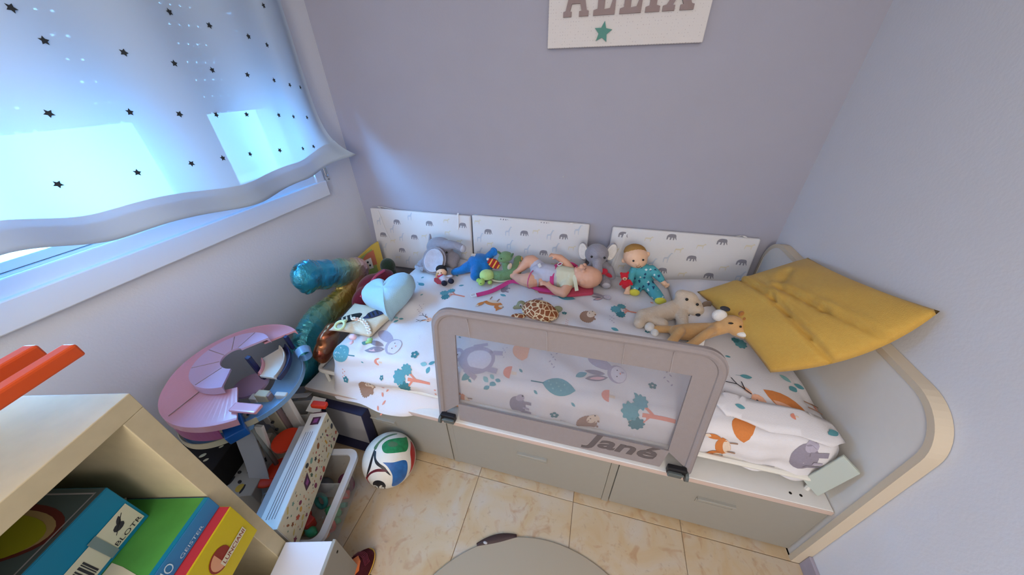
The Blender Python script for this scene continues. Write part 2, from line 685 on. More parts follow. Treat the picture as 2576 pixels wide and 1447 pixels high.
obj('panel_rim', bm, m_border, pan)

# white tubular frame that carries the mattress, one corner shows at the left
bm = bm_new()
fx0, fx1, fy0, fy1, fz = -1.145, .83, .745, 1.645, .388
loop = [V((x, y, fz)) for x, y in rrect(fx0, fy0, fx1, fy1, .03, 4)]
tube(bm, loop, .0095, 8, loop=True)
for x in (-1.1, -.4, .3, .8):
    for y in (fy0, fy1):
        cyl(bm, (x, y, .328), (x, y, fz), .008, n=8)
for i in range(12):
    x = -1.02 + i * .155
    box2(bm, (x, fy0, fz - .004), (x + .06, fy1, fz + .006))
obj('mattress_frame', bm, m_white_metal, bed)

m_mattress = mat('cream_mattress_cloth', '#d6d2c6', .9, bump=.3, bscale=300)
bm = bm_new(); box2(bm, (-1.035, .785, .398), (.815, 1.635, .522), bev=.03, seg=4)
obj('mattress', bm, m_mattress, smooth=True, label='cream mattress lying in the bed under the printed animal cover', cat='mattress', loc=(-.11, 1.2, .398))

# surface of the animal-print cover: (a, b) on the flat cloth -> a point on the bed
SX0, SX1, SY0, SY1 = -1.0, .782, .80, 1.615
SR, SRC = .05, .05

def s_top(x, y):
    z = .548 + .014 * (x + 1) / 1.8
    z += .0045 * sin(9 * x + 5 * y) * sin(7 * y - 3 * x + 1) + .004 * sin(23 * x - 14 * y + 2) * sin(11 * y + 9 * x)
    z += .0034 * sin(46 * (y + .35 * x) + 2 * sin(5 * x)) * (.5 + .5 * sin(6 * x + 1.3))
    return z

def s_point(a, b):
    cx = min(max(a, SX0), SX1)
    cy = min(max(b, SY0), SY1)
    dx, dy = a - cx, b - cy
    d = sqrt(dx * dx + dy * dy)
    if d < 1e-9:
        e = min(a - SX0, SX1 - a, b - SY0, SY1 - b)
        return (a, b, s_top(a, b) - .02 * exp(-e / .05))
    nx, ny = dx / d, dy / d
    z0 = s_top(cx, cy) - .02
    r = SR
    if d < r * pi / 2:
        f, g = r * sin(d / r), r * (1 - cos(d / r))
    else:
        f, g = r, r + d - r * pi / 2
    t = d / .26
    # the cloth hangs out over the front edge left of the rail, and at the corner
    front = max(0., -ny)
    wl = 1 / (1 + exp((cx + .60) / .05))
    fl = front * wl * .085 * t ** 2.2
    if nx < -.2:
        fl = max(fl, .03 * t * t)
    wv = .010 * sin(26 * cx + 3 * sin(9 * cx)) * min(t, 1) * front * (1 - wl)
    fold = .023 * sin(52 * d + 1.2 * sin(7 * cx) + .6) * min(1, t * 1.6) * front * wl * exp(-((cx + .72) / .22) ** 2)
    fold += .006 * sin(70 * d + 9 * cx) * min(1, t * 1.5) * front * (1 / (1 + exp(-(cx - .46) / .04)))
    f += fl + wv + fold
    return (cx + nx * f, cy + ny * f, z0 - g)

def s_hem(th_x, nx, ny):
    """how far the cloth hangs below the edge"""
    front = max(0., -ny)
    back = max(0., ny)
    left = max(0., -nx)
    right = max(0., nx)
    wl = 1 / (1 + exp((th_x + .56) / .03))
    h = front ** 2 * (.205 + .046 * wl + .012 * sin(9 * th_x)) + back ** 2 * .06 + left ** 2 * .17 + right ** 2 * .14
    h += .02 * front * left * 2 - .0 * right
    return h

# ---------------------------------------------------------------- printed cover on the mattress
PAL = {'teal': '#5b9aa6', 'dteal': '#3f7c86', 'grey': '#8d8796', 'lilac': '#aaa4b6', 'orange': '#c97a3f', 'peach': '#e2aa8c', 'brown': '#9a7a66',
       'dark': '#33353c', 'cream': '#dcc9b6', 'coral': '#d98d7a', 'pale': '#d2cedb', 'lteal': '#86b9bd', 'sand': '#c5a98f', 'pink': '#dfb3b8'}
PK = list(PAL)
m_cover = mat('white_printed_cotton', '#d9d7dc', .9, bump=.25, bscale=420, sheen=.1)
m_print = [mat('cotton_print_' + k, PAL[k], .9, var=.05, vscale=160) for k in PK]

def motif(kind):
    """a printed picture as a list of (colour, outline) about 1 wide, +y up"""
    R, L, B = ring_poly, leaf_poly, bar_poly
    if kind == 'leaf':
        return [('teal', R(0, .12, .36, .42, 18)), ('dteal', B(0, -.3, 0, -.62, .04))] + [('lteal', R(.2 * cos(k * 1.7) * (k % 4) / 3, .12 + .25 * sin(k * 1.7), .03, .03, 6)) for k in range(9)]
    if kind == 'leafw':
        return [('teal', L(.0, 0, .9, .48, pi / 2)), ('dteal', B(0, -.4, 0, -.75, .035))] + [('lteal', R(.09 * ((k % 3) - 1), -.28 + .07 * k, .022, .022, 6)) for k in range(8)]
    if kind == 'leafs':
        return [('teal', L(0, 0, 1, .5, .9))]
    if kind == 'leaves':
        return [('teal', L(-.28, .1, .5, .3, 2.2)), ('lteal', L(.25, .22, .5, .3, .9)), ('teal', L(.05, -.3, .46, .28, 1.5))]
    if kind == 'rabbit':
        return [('lilac', R(.28, .34, .17, .36, 16, -.5)), ('grey', L(-.25, .4, .62, .2, 1.85)), ('pink', L(-.25, .38, .42, .1, 1.85)), ('grey', L(-.06, .45, .55, .16, 1.5)),
                ('lilac', R(-.02, -.12, .27, .25, 18)), ('pale', R(-.02, -.16, .24, .2, 18)), ('dark', R(-.1, -.12, .018, .018, 6)), ('dark', R(.08, -.12, .018, .018, 6)), ('coral', R(-.01, -.2, .03, .02, 6))]
    if kind == 'tree':
        return [('coral', B(0, -.55, .02, .15, .09)), ('coral', B(.02, -.1, .22, .12, .06)), ('coral', B(0, 0, -.22, .15, .06)), ('dteal', R(-.24, .24, .19, .17, 54, 0, .12, 9)),
                ('teal', R(.05, .42, .2, .19, 54, .3, .12, 9)), ('teal', R(.29, .2, .17, .16, 54, 0, .12, 9))]
    if kind == 'hog':
        return [('brown', R(-.08, .06, .4, .34, 44, 0, .04, 22)), ('cream', R(.16, -.12, .26, .2, 16, -.4)), ('dark', R(.36, -.16, .035, .03, 8)), ('dark', R(.18, -.03, .025, .025, 8)), ('brown', R(-.2, -.3, .06, .04, 8)), ('brown', R(.1, -.3, .06, .04, 8))]
    if kind == 'fox':
        return [('orange', L(.0, -.08, .8, .36, .2)), ('cream', L(.02, -.16, .6, .18, .2)), ('orange', R(-.34, .06, .17, .15, 12)), ('orange', [(-.46, .12), (-.4, .34), (-.3, .18)]), ('cream', R(-.4, -.02, .1, .08, 10)),
                ('dark', R(-.5, -.02, .025, .02, 6)), ('orange', L(.4, .2, .42, .18, 1.2)), ('cream', L(.45, .34, .16, .1, 1.2)), ('brown', B(.2, -.2, .22, -.38, .05)), ('brown', B(-.12, -.2, -.12, -.38, .05))]
    if kind == 'badger':
        return [('grey', R(0, .06, .42, .25, 18)), ('lilac', R(.36, -.02, .17, .12, 12, -.5)), ('grey', B(-.25, 0, -.28, -.36, .13)), ('grey', B(.16, 0, .18, -.36, .13)), ('lilac', B(-.08, -.1, -.1, -.3, .09)), ('dark', R(.48, -.1, .03, .03, 6))]
    if kind == 'bear':
        return [('lilac', R(0, -.08, .36, .42, 20)), ('pale', R(.0, -.14, .24, .28, 18)), ('lilac', R(0, .42, .2, .17, 16)), ('lilac', R(-.17, .56, .06, .06, 10)), ('lilac', R(.17, .56, .06, .06, 10)), ('pale', R(0, .37, .09, .06, 10)),
                ('dark', R(0, .39, .025, .02, 6)), ('lilac', B(-.3, .1, -.44, -.2, .1)), ('lilac', B(.3, .1, .44, -.2, .1)), ('lilac', B(-.2, -.4, -.22, -.62, .12)), ('lilac', B(.2, -.4, .22, -.62, .12))]
    if kind in ('deer', 'deer2'):
        h = [('peach' if kind == 'deer' else 'orange', L(.1, -.32, .75, .34, 1.2)), ('peach', L(-.02, -.34, .5, .16, 1.2)), ('peach', R(-.06, .08, .14, .11, 12, .5)), ('peach', L(-.14, .26, .2, .08, 2)), ('peach', L(.08, .26, .2, .08, 1)),
             ('dark', R(-.19, .06, .03, .025, 6)), ('dark', R(-.06, .11, .018, .018, 6))]
        for s in (-1, 1):
            h += [('dark', B(s * .05 - .03, .2, s * .16 - .03, .42, .022)), ('dark', B(s * .16 - .03, .42, s * .12 - .03, .6, .02)), ('dark', B(s * .1 - .03, .3, s * .26 - .03, .36, .018)), ('dark', B(s * .15 - .03, .42, s * .27 - .03, .52, .018))]
        h += [('brown', B(.24, -.6, .3, -.95, .035)), ('brown', B(.34, -.55, .42, -.9, .035))]
        return h
    if kind == 'dome':
        return [('peach', [(.5 * cos(pi * i / 12), -.15 + .52 * sin(pi * i / 12)) for i in range(13)] + [(-.3, -.3), (.3, -.3)])]
    if kind == 'dome2':
        return [('orange', [(.5 * cos(pi * i / 12), -.2 + .7 * sin(pi * i / 12)) for i in range(13)])]
    if kind == 'cap':
        return [('coral', [(.5 * cos(pi * i / 10), .6 * sin(pi * i / 10)) for i in range(11)]), ('cream', B(0, 0, 0, -.45, .24))]
    if kind == 'flower':
        return [('dteal', R(.3 * cos(k * 2 * pi / 5), .3 * sin(k * 2 * pi / 5), .2, .2, 8)) for k in range(5)]
    if kind == 'sprigp':
        return [('coral', L(-.4 + .2 * k, .12 * ((k % 2) * 2 - 1), .2, .09, .8 * ((k % 2) * 2 - 1))) for k in range(6)]
    if kind == 'sprig':
        return [('lilac', L(-.42 + .17 * k, .14 * ((k % 3) - 1), .16, .07, .7 * ((k % 2) * 2 - 1))) for k in range(7)]
    if kind == 'bush':
        return [('teal', R(0, 0, .4, .32, 40, 0, .1, 9)), ('dteal', R(.25, .2, .22, .2, 30, 0, .1, 7))]
    if kind == 'fish':
        return [('cream', L(0, 0, .9, .4, .1)), ('grey', L(.4, .0, .3, .2, 1.2))]
    return []

MOT = [('leaf', -0.98, 0.762, 0.105, 0), ('rabbit', -0.783, 0.836, 0.14, 0), ('tree', -0.639, 0.705, 0.14, 0), ('hog', -0.863, 0.624, 0.1, -0.3), ('cap', -0.799, 0.755, 0.035, 0), ('flower', -0.964, 0.649, 0.03, 0), ('sprigp', -0.976, 0.665, 0.04, 0), ('tree', -0.663, 1.233, 0.12, 0), ('fox', -0.443, 1.208, 0.13, 1.3), ('badger', -0.218, 1.242, 0.12, 0), ('leafw', -0.086, 1.332, 0.1, 3.14), ('hog', 0.03, 1.217, 0.1, 0), ('tree', 0.203, 1.286, 0.12, 0), ('deer', -0.679, 1.024, 0.12, 0), ('dome', -0.643, 1.03, 0.06, 0), ('bear', -0.403, 0.843, 0.18, 0), ('dome', -0.222, 0.924, 0.1, 0), ('leafw', -0.05, 0.793, 0.14, 3.14), ('badger', -0.19, 0.668, 0.13, 0), ('hog', 0.074, 0.659, 0.11, 0), ('rabbit', 0.138, 0.889, 0.14, 0), ('tree', 0.267, 0.752, 0.15, 0), ('fox', -0.427, 0.63, 0.11, 0), ('cap', -0.238, 0.811, 0.05, 0), ('cap', 0.13, 0.793, 0.045, 0), ('leaves', -0.314, 0.752, 0.06, 0), ('leaves', -0.294, 0.768, 0.05, 0), ('leafs', -0.407, 0.765, 0.05, 1.5), ('leafs', 0.026, 0.858, 0.05, 1.3), ('flower', -0.054, 0.659, 0.035, 0), ('flower', 0.279, 0.864, 0.03, 0), ('sprig', -0.09, 0.899, 0.07, 0), ('sprig', -0.29, 0.889, 0.05, 0), ('sprig', 0.335, 0.917, 0.08, 0), ('flower', -0.655, 0.815, 0.035, 0), ('leaves', -0.579, 0.78, 0.06, 0.7), ('leafs', -0.899, 0.821, 0.035, 0.6), ('leafs', -0.314, 1.205, 0.04, 0), ('leafs', -0.407, 1.289, 0.035, 0.5), ('leaves', -0.835, 0.986, 0.05, 0.3), ('leafs', -0.655, 1.329, 0.03, 1), ('flower', -0.082, 1.208, 0.025, 0), ('leafs', 0.147, 1.139, 0.035, 0.3), ('sprigp', -0.062, 1.139, 0.03, 0), ('sprig', 0.134, 1.205, 0.06, 0), ('fox', 0.503, 0.677, 0.13, 0.1), ('deer2', 0.639, 0.883, 0.2, -0.3), ('dome2', 0.563, 0.771, 0.09, -0.4), ('badger', 0.74, 0.705, 0.14, 0.1), ('bush', 0.647, 1.173, 0.07, 0), ('leaves', 0.764, 0.989, 0.08, 0), ('leafw', 0.611, 0.983, 0.045, 3.14), ('bush', 0.523, 0.824, 0.05, 0), ('leafs', 0.82, 0.802, 0.045, 1.2), ('cap', 0.812, 0.911, 0.02, 0), ('sprig', -0.771, 1.08, 0.06, 0.2), ('sprig', -0.571, 0.896, 0.05, 0), ('leafs', -0.972, 1.626, 0.03, 0.6), ('leafw', -0.879, 1.295, 0.06, 2.6), ('sprig', -0.106, 0.999, 0.05, 0), ('leafs', -0.202, 0.827, 0.02, 0), ('leafs', -0.13, 0.755, 0.02, 0), ('leafs', 0.01, 0.743, 0.02, 0), ('leafs', 0.223, 0.821, 0.02, 0), ('sprigp', -0.535, 0.64, 0.06, 0), ('sprigp', -0.783, 0.584, 0.08, 0), ('leafs', 0.367, 0.687, 0.02, 0), ('leafs', -0.391, 0.752, 0.02, 0), ('leafs', -0.078, 1.526, 0.03, 1), ('rabbit', 0.098, 1.389, 0.09, 0.2), ('fish', -0.246, 1.37, 0.07, 0.1), ('badger', -0.411, 1.339, 0.07, 0), ('sprig', 0.191, 1.32, 0.05, 0), ('leafw', 0.375, 1.014, 0.05, 2.9), ('sprigp', 0.495, 1.045, 0.06, 0), ('leafs', -0.719, 1.42, 0.025, 0), ('leafs', -1.032, 1.523, 0.025, 0)]
bm = bm_new()
base = []
NI = 46
ins = .02
x0, x1, y0, y1 = SX0 + ins, SX1 - ins, SY0 + ins, SY1 - ins
def side(p, q, n, nx, ny):
    for i in range(n):
        t = i / n
        base.append((p[0] + (q[0] - p[0]) * t, p[1] + (q[1] - p[1]) * t, nx, ny))
def corner(p, a0, n=9):
    for i in range(n):
        a = a0 + pi / 2 * i / n
        base.append((p[0], p[1], cos(a), sin(a)))
side((x0, y0), (x1, y0), 190, 0, -1); corner((x1, y0), -pi / 2)
side((x1, y0), (x1, y1), 80, 1, 0); corner((x1, y1), 0)
side((x1, y1), (x0, y1), 190, 0, 1); corner((x0, y1), pi / 2)
side((x0, y1), (x0, y0), 80, -1, 0); corner((x0, y0), pi)
rings = []
cxm = (y1 - y0) / 2
for k in range(40):
    s = k / 40
    rg = []
    for (px, py, nx, ny) in base:
        cx = min(max(px, x0 + cxm * .98), x1 - cxm * .98)
        cy = (y0 + y1) / 2
        a, b = cx + (px - cx) * s, cy + (py - cy) * s
        rg.append(V(s_point(a, b)))
    rings.append(rg)
NO = 26
for k in range(NO + 1):
    rg = []
    for (px, py, nx, ny) in base:
        h = s_hem(px, nx, ny)
        d = (ins + h) * k / NO
        rg.append(V(s_point(px + nx * d, py + ny * d)))
    rings.append(rg)
loft(bm, rings, True, False)
bmesh.ops.remove_doubles(bm, verts=bm.verts, dist=1e-5)
for f in bm.faces:
    f.smooth = True
bmesh.ops.recalc_face_normals(bm, faces=bm.faces)
def s_lift(a, b, h=.0013):
    e = .003
    p = V(s_point(a, b)); q = V(s_point(a + e, b)); r = V(s_point(a, b + e))
    n = (q - p).cross(r - p)
    if n.length < 1e-12:
        n = V((0, 0, 1))
    return p + n.normalized() * h
def put_motif(bm, kind, a, b, s, rot, lift=None, lay=.00035, step=.02):
    ca, sa = cos(rot + pi / 2), sin(rot + pi / 2)
    for k, (cn, poly) in enumerate(motif(kind)):
        pl = [(a + s * (x * ca - y * sa), b + s * (x * sa + y * ca)) for x, y in poly]
        decal(bm, [pl], lambda u, v, h=.0012 + lay * k: (lift or s_lift)(u, v, h), 1 + PK.index(cn), step)
for kind, a, b, s, rot in MOT:
    put_motif(bm, kind, a, b, s, rot)
rnd = random.Random(3)
placed = [(m[1], m[2], m[3]) for m in MOT]
for _ in range(260):
    a, b = rnd.uniform(-.97, .75), rnd.uniform(.62, 1.55)
    s = rnd.uniform(.012, .022)
    if all(hypot(a - q[0], b - q[1]) > q[2] * .55 + s + .02 for q in placed):
        placed.append((a, b, s))
        put_motif(bm, rnd.choice(['leafs', 'flower', 'cap', 'leafs', 'sprig']), a, b, s * (2.2 if rnd.random() < .2 else 1), rnd.uniform(0, 6))
me = bpy.data.meshes.new('bed_cover'); bm.to_mesh(me); bm.free()
cover = obj('bed_cover', me, [m_cover] + m_print, label='white bed cover printed with forest animals, trees and leaves', cat='bed cover', loc=(-.1, 1.2, .5))

# folded-back edge of the cover at the lower right, deer on it
bm = bm_new()
flap = [(.455, .855), (.50, .80), (.56, .79), (.62, .775), (.70, .775), (.775, .765), (.822, .79), (.81, .85), (.72, .86), (.60, .87), (.52, .885)]
def flap_pt(a, b, h):
    return s_lift(a, b, h + .010 * min(1, max(0, (.93 - b) / .1)))
g = fill2d([flap], .02)
for vs2, fs in g:
    up_ = [bm.verts.new(flap_pt(p.x, p.y, .009)) for p in vs2]
    lo_ = [bm.verts.new(flap_pt(p.x, p.y, .003)) for p in vs2]
    for f in fs:
        bm.faces.new([up_[i] for i in f]).smooth = True
        bm.faces.new([lo_[i] for i in reversed(f)]).smooth = True
    nb = sum(1 for _ in vs2)
    ed = {}
    for f in fs:
        for i in range(3):
            e = (f[i], f[(i + 1) % 3])
            ed[tuple(sorted(e))] = ed.get(tuple(sorted(e)), []) + [e]
    for e in ed.values():
        if len(e) == 1:
            i, j = e[0]
            bm.faces.new((up_[j], up_[i], lo_[i], lo_[j]))
for kind, a, b, s, rot in (('leafs', .545, .835, .03, .5), ('cap', .70, .83, .02, 0), ('leafs', .79, .80, .035, 1.2)):
    put_motif(bm, kind, a, b, s, rot, lift=lambda u, v, h: flap_pt(u, v, h + .0095))
me = bpy.data.meshes.new('turned_edge'); bm.to_mesh(me); bm.free()
WM[cover] = Matrix.Translation(V((-.1, 1.2, .5)))
obj('turned_edge', me, [m_cover] + m_print, cover)

# pale grey-green strip leaning on the end panel
m_strip = mat('pale_grey_green_board', '#b4bdb6', .6)
A, B, C_, D = V((.775, .752, .372)), V((.815, .722, .345)), V((.8445, .716, .515)), V((.8045, .746, .542))
bm = bm_new()
nn = (B - A).cross(D - A).normalized() * .010
lo_ = [bm.verts.new(p) for p in (A, B, C_, D)]
hi_ = [bm.verts.new(p + (nn if nn.x < 0 else -nn)) for p in (A, B, C_, D)]
bm.faces.new(lo_); bm.faces.new(hi_)
for i in range(4):
    j = (i + 1) % 4
    bm.faces.new((lo_[i], lo_[j], hi_[j], hi_[i]))
bmesh.ops.bevel(bm, geom=list(bm.edges), offset=.0015, segments=1, affect='EDGES')
obj('board_strip', bm, m_strip, label='small pale grey-green board sticking out from under the bed cover corner', cat='board', loc=tuple(B))

# ---------------------------------------------------------------- fold-down safety rail
m_rail = mat('taupe_rail_fabric', '#8f8686', .85, bump=.35, bscale=500, var=.02, vscale=60)
m_railnet = sheer('white_rail_net', '#9b98a2', .66, .3)
m_railtxt = mat('dark_taupe_print', '#5e5657', .85)
m_railseam = mat('pale_taupe_seam', '#a39a9a', .85)
m_gunmetal = mat('grey_green_plastic', '#59605f', .4)
m_blackp = mat('black_plastic', '#17161a', .45)
rail = thing('bed_rail', 'taupe fabric bed rail with see-through net, clamped to the bed front', 'bed rail', (-.04, .705, .329))
RO = V((-.517, .7055, .336)); RE = V((0, .085, .494)).normalized()
RM = basis(RO, (1, 0, 0), RE)
RW, RH = .951, .503
outer = rrect(0, 0, RW, RH, .075, 12, (0, 1, 1, 0))
outer = [(x, y) for x, y in outer]
inner_c = [(RW - .088, .074), (RW - .088, RH - .103), (.088, RH - .103), (.088, .074)]
inner = []
n = len(outer)
# inner outline with as many points as the outer one, gathered at the four corners
for i, (x, y) in enumerate(outer):
    inner.append(inner_c[0] if i == 0 else inner_c[1] if i <= 13 else inner_c[2] if i <= 26 else inner_c[3])
bm = bm_new()
for z, s in ((.007, 1), (-.007, -1)):
    pass
A = [bm.verts.new(RM @ V((x, y, .008))) for x, y in outer]
B = [bm.verts.new(RM @ V((x, y, .004))) for x, y in inner]
A2 = [bm.verts.new(RM @ V((x, y, -.008))) for x, y in outer]
B2 = [bm.verts.new(RM @ V((x, y, -.004))) for x, y in inner]
for i in range(n):
    j = (i + 1) % n
    if i == n - 1:
        continue
    for q in ((A[i], A[j], B[j], B[i]), (A2[i], B2[i], B2[j], A2[j]), (A[i], A2[i], A2[j], A[j]), (B[i], B[j], B2[j], B2[i])):
        bm.faces.new(q)
for i in (0, n - 1):
    bm.faces.new((A[i], A2[i], B2[i], B[i]))
bmesh.ops.remove_doubles(bm, verts=bm.verts, dist=1e-6)
bmesh.ops.dissolve_degenerate(bm, edges=bm.edges, dist=1e-6)
path = [RM @ V((*p, 0)) for p in [(RW - .013, .0)] + [((x - RW / 2) * (1 - .028) + RW / 2, y * .974) for x, y in outer[1:-1]] + [(.013, .0)]]
tube(bm, path, .0155, 10)
sl = obj('fabric_sleeve', bm, m_rail, rail, smooth=False)
for xs in (.145, .42, .66, .80):
    bm = bm_new()
    tube(bm, [RM @ V((xs, RH - .103, .0062)), RM @ V((xs - .004, RH - .045, .0078)), RM @ V((xs - .006, RH - .022, .016))], .0013, 6)
    obj('seam', bm, m_railseam, sl)
bm = bm_new()
vv = [bm.verts.new(RM @ V(p)) for p in ((.08, .06, 0), (RW - .08, .06, 0), (RW - .08, RH - .075, 0), (.08, RH - .075, 0))]
bm.faces.new(vv)
obj('net_panel', bm, m_railnet, rail)
bm = bm_new()
slab(bm, [(.088, -.006), (RW - .1, -.006), (RW - .085, .078), (.085, .078)], .006, RM)
bnd = obj('lower_band', bm, m_rail, rail)
tm = text_mesh('Jané', .092, ext=.0006, shear=.25, bold=.0022)
xs = [v.co.x for v in tm.vertices]; ys = [v.co.y for v in tm.vertices]
sx = .262 / (max(xs) - min(xs)); sy = .078 / (max(ys) - min(ys))
for v in tm.vertices:
    v.co = RM @ V((.575 + (v.co.x - min(xs)) * sx, .002 + (v.co.y - min(ys)) * sy, .0068 + v.co.z))
obj('lettering', tm, m_railtxt, bnd)
for hx, s in ((.045, 1), (RW - .05, -1)):
    bm = bm_new()
    c = RM @ V((hx, -.001, .012))
    box(bm, c + V((0, -.004, .012)), (.062, .020, .034), bev=.004)
    h = obj('hinge', bm, m_blackp, rail)
    bm = bm_new()
    box(bm, c + V((.006 * s, -.016, .004)), (.046, .014, .022), bev=.004)
    cyl(bm, c + V((-.036 * s, -.012, .002)), c + V((-.026 * s, -.012, .002)), .017, n=14)
    cyl(bm, c + V((-.02 * s, -.02, .012)), c + V((.028 * s, -.02, .012)), .004, n=8)
    obj('hinge_lever', bm, m_gunmetal, h)

# ---------------------------------------------------------------- padded animal panels along the back wall
m_bump = mat('white_padded_cotton', '#dcdbdd', .9, bump=.2, bscale=300)
m_el = mat('print_grey_elephant', '#8b8992', .9)
m_gi = mat('print_pale_blue_giraffe', '#c0c8d4', .9)
m_an = mat('print_pale_yellow_antelope', '#d8d0bb', .9)
m_back = mat('dark_panel_backing', '#5f5a52', .9)
def elephant(s=1):
    P = [(-.42, -.30), (-.30, -.30), (-.27, -.05), (-.10, -.06), (-.12, -.32), (.0, -.32), (.05, -.06), (.16, -.08), (.20, -.32), (.30, -.32), (.30, -.02), (.37, -.12), (.50, -.30), (.53, -.27), (.46, -.08), (.43, .14), (.34, .27), (.12, .30), (-.08, .30), (-.26, .24), (-.38, .12), (-.42, -.02), (-.47, -.18), (-.49, -.17), (-.44, .0)]
    return [[(x * s, y * s) for x, y in P[:22]]]
def giraffe(s=1):
    return [[(x * s, y * s) for x, y in p] for p in ([(-.3, -.5), (-.24, -.5), (-.2, -.05), (.1, -.02), (.1, -.5), (.16, -.5), (.2, .05), (.38, .55), (.5, .55), (.5, .62), (.34, .68), (.28, .6), (.05, .16), (-.26, .1), (-.32, -.1)],)]
def antelope(s=1):
    return [[(x * s, y * s) for x, y in p] for p in ([(-.45, -.35), (-.38, -.35), (-.32, -.02), (.2, -.02), (.22, -.35), (.28, -.35), (.32, .08), (.45, .2), (.55, .18), (.54, .28), (.42, .36), (.36, .30), (.22, .16), (-.36, .16), (-.42, .0)],)]
ELE = [(-1.23, 0.727), (-0.998, 0.737), (-0.773, 0.744), (-1.118, 0.636), (-1.226, 0.533), (-1.343, 0.433), (-0.611, 0.718), (-0.388, 0.729), (-0.159, 0.73), (-0.511, 0.813), (-0.271, 0.815), (-0.268, 0.62), (0.158, 0.771), (0.4, 0.781), (0.638, 0.778), (0.522, 0.674), (0.755, 0.679), (0.628, 0.586), (0.396, 0.587), (-1.35, 0.63)]
BT = 14 / 180 * pi * .33
def bumper(x0, x1, z0, z1, label, ya, tilt):
    zm = z0
    M = Matrix.Translation(V(((x0 + x1) / 2, ya, z0))) @ Euler((-tilt, 0, radians(random.uniform(-.2, .2)))).to_matrix().to_4x4()
    t = thing('padded_panel', label, 'bed bumper', ((x0 + x1) / 2, ya, z0), group='padded animal panels')
    w, h = x1 - x0, z1 - z0
    bm = bm_new()
    box(bm, (0, .014, h / 2), (w, .027, h), bev=.009, seg=3)
    bm.transform(M)
    for f in bm.faces: f.smooth = True
    rr = random.Random(int(x0 * 100))
    used = []
    def lay(polys, mi, cx, cz):
        ok = [[(min(max(cx + x, -w / 2 + .004), w / 2 - .004), min(max(cz + y, .004), h - .006)) for x, y in p] for p in polys]
        decal(bm, ok, lambda u, v: M @ V((u, -.0009, v)), mi)
    for ex, ez in ELE:
        if x0 < ex < x1:
            lay(elephant(.052), 1, ex - (x0 + x1) / 2, ez - z0)
            used.append((ex - (x0 + x1) / 2, ez - z0))
    for _ in range(120):
        cx, cz = rr.uniform(-w / 2 + .03, w / 2 - .03), rr.uniform(.03, h - .03)
        if all(hypot(cx - q[0], (cz - q[1]) * 1.1) > .072 for q in used):
            used.append((cx, cz))
            if len(used) % 2:
                lay(giraffe(.05), 2, cx, cz)
            else:
                lay(antelope(.042), 3, cx, cz)
    me = bpy.data.meshes.new('pad'); bmesh.ops.recalc_face_normals(bm, faces=bm.faces); bm.to_mesh(me); bm.free()
    obj('pad', me, [m_bump, m_el, m_gi, m_an], t)
    return t, M, w, h
m_ribbon = mat('white_cotton_ribbon', '#e2e2e4', .85)
def ribbon(t, pts, w=.011, ax=(1, 0, 0)):
    bm = bm_new()
    P = curve_pts(pts, 14)
    ax = V(ax)
    loft(bm, [[p - ax * w / 2, p + ax * w / 2, p + ax * w / 2 + V((0, .0012, .0006)), p - ax * w / 2 + V((0, .0012, .0006))] for p in P])
    obj('ribbon_tie', bm, m_ribbon, t)
t1, M1, w1, h1 = bumper(-1.415, -.720, .40, .803, 'leftmost white padded panel with grey elephants, beside the window wall corner', 1.656, .095)
t2, M2, w2, h2 = bumper(-.712, -.020, .40, .810, 'middle white padded panel with grey elephants, behind the baby doll', 1.656, .095)
t3, M3, w3, h3 = bumper(.100, .805, .40, .806, 'rightmost white padded panel with grey elephants, beside the bed end panel', 1.656, .095)
ribbon(t1, [M1 @ V((-.27, .012, h1 + .001)), M1 @ V((-.29, .008, h1 + .012)), M1 @ V((-.24, .006, h1 + .010)), M1 @ V((-.18, .010, h1 + .002))], .008, (0, 1, 0))
ribbon(t1, [M1 @ V((-.285, -.003, h1 - .01)), M1 @ V((-.26, -.004, h1 - .12)), M1 @ V((-.235, -.003, h1 - .2))], .006)
ribbon(t1, [M1 @ V((.268, .008, h1 + .012)), M1 @ V((.27, -.003, h1 + .002)), M1 @ V((.268, -.004, h1 - .04)), M1 @ V((.262, -.004, h1 - .09))], .012)
ribbon(t2, [M2 @ V((.27, .01, h2 + .003)), M2 @ V((.25, -.002, h2 + .004)), M2 @ V((.24, -.004, h2 - .004))], .016)
ribbon(t3, [M3 @ V((-.285, -.003, h3 - .03)), M3 @ V((-.29, -.004, h3 - .10)), M3 @ V((-.318, -.006, h3 - .18)), M3 @ V((-.325, -.006, h3 - .25))], .010)
ribbon(t3, [M3 @ V((-.275, -.003, h3 - .02)), M3 @ V((-.30, -.004, h3 - .16)), M3 @ V((-.318, -.006, h3 - .27))], .007)
ribbon(t3, [M3 @ V((.25, .014, h3 + .002)), M3 @ V((.27, .008, h3 + .008)), M3 @ V((.285, .006, h3 + .002))], .014)

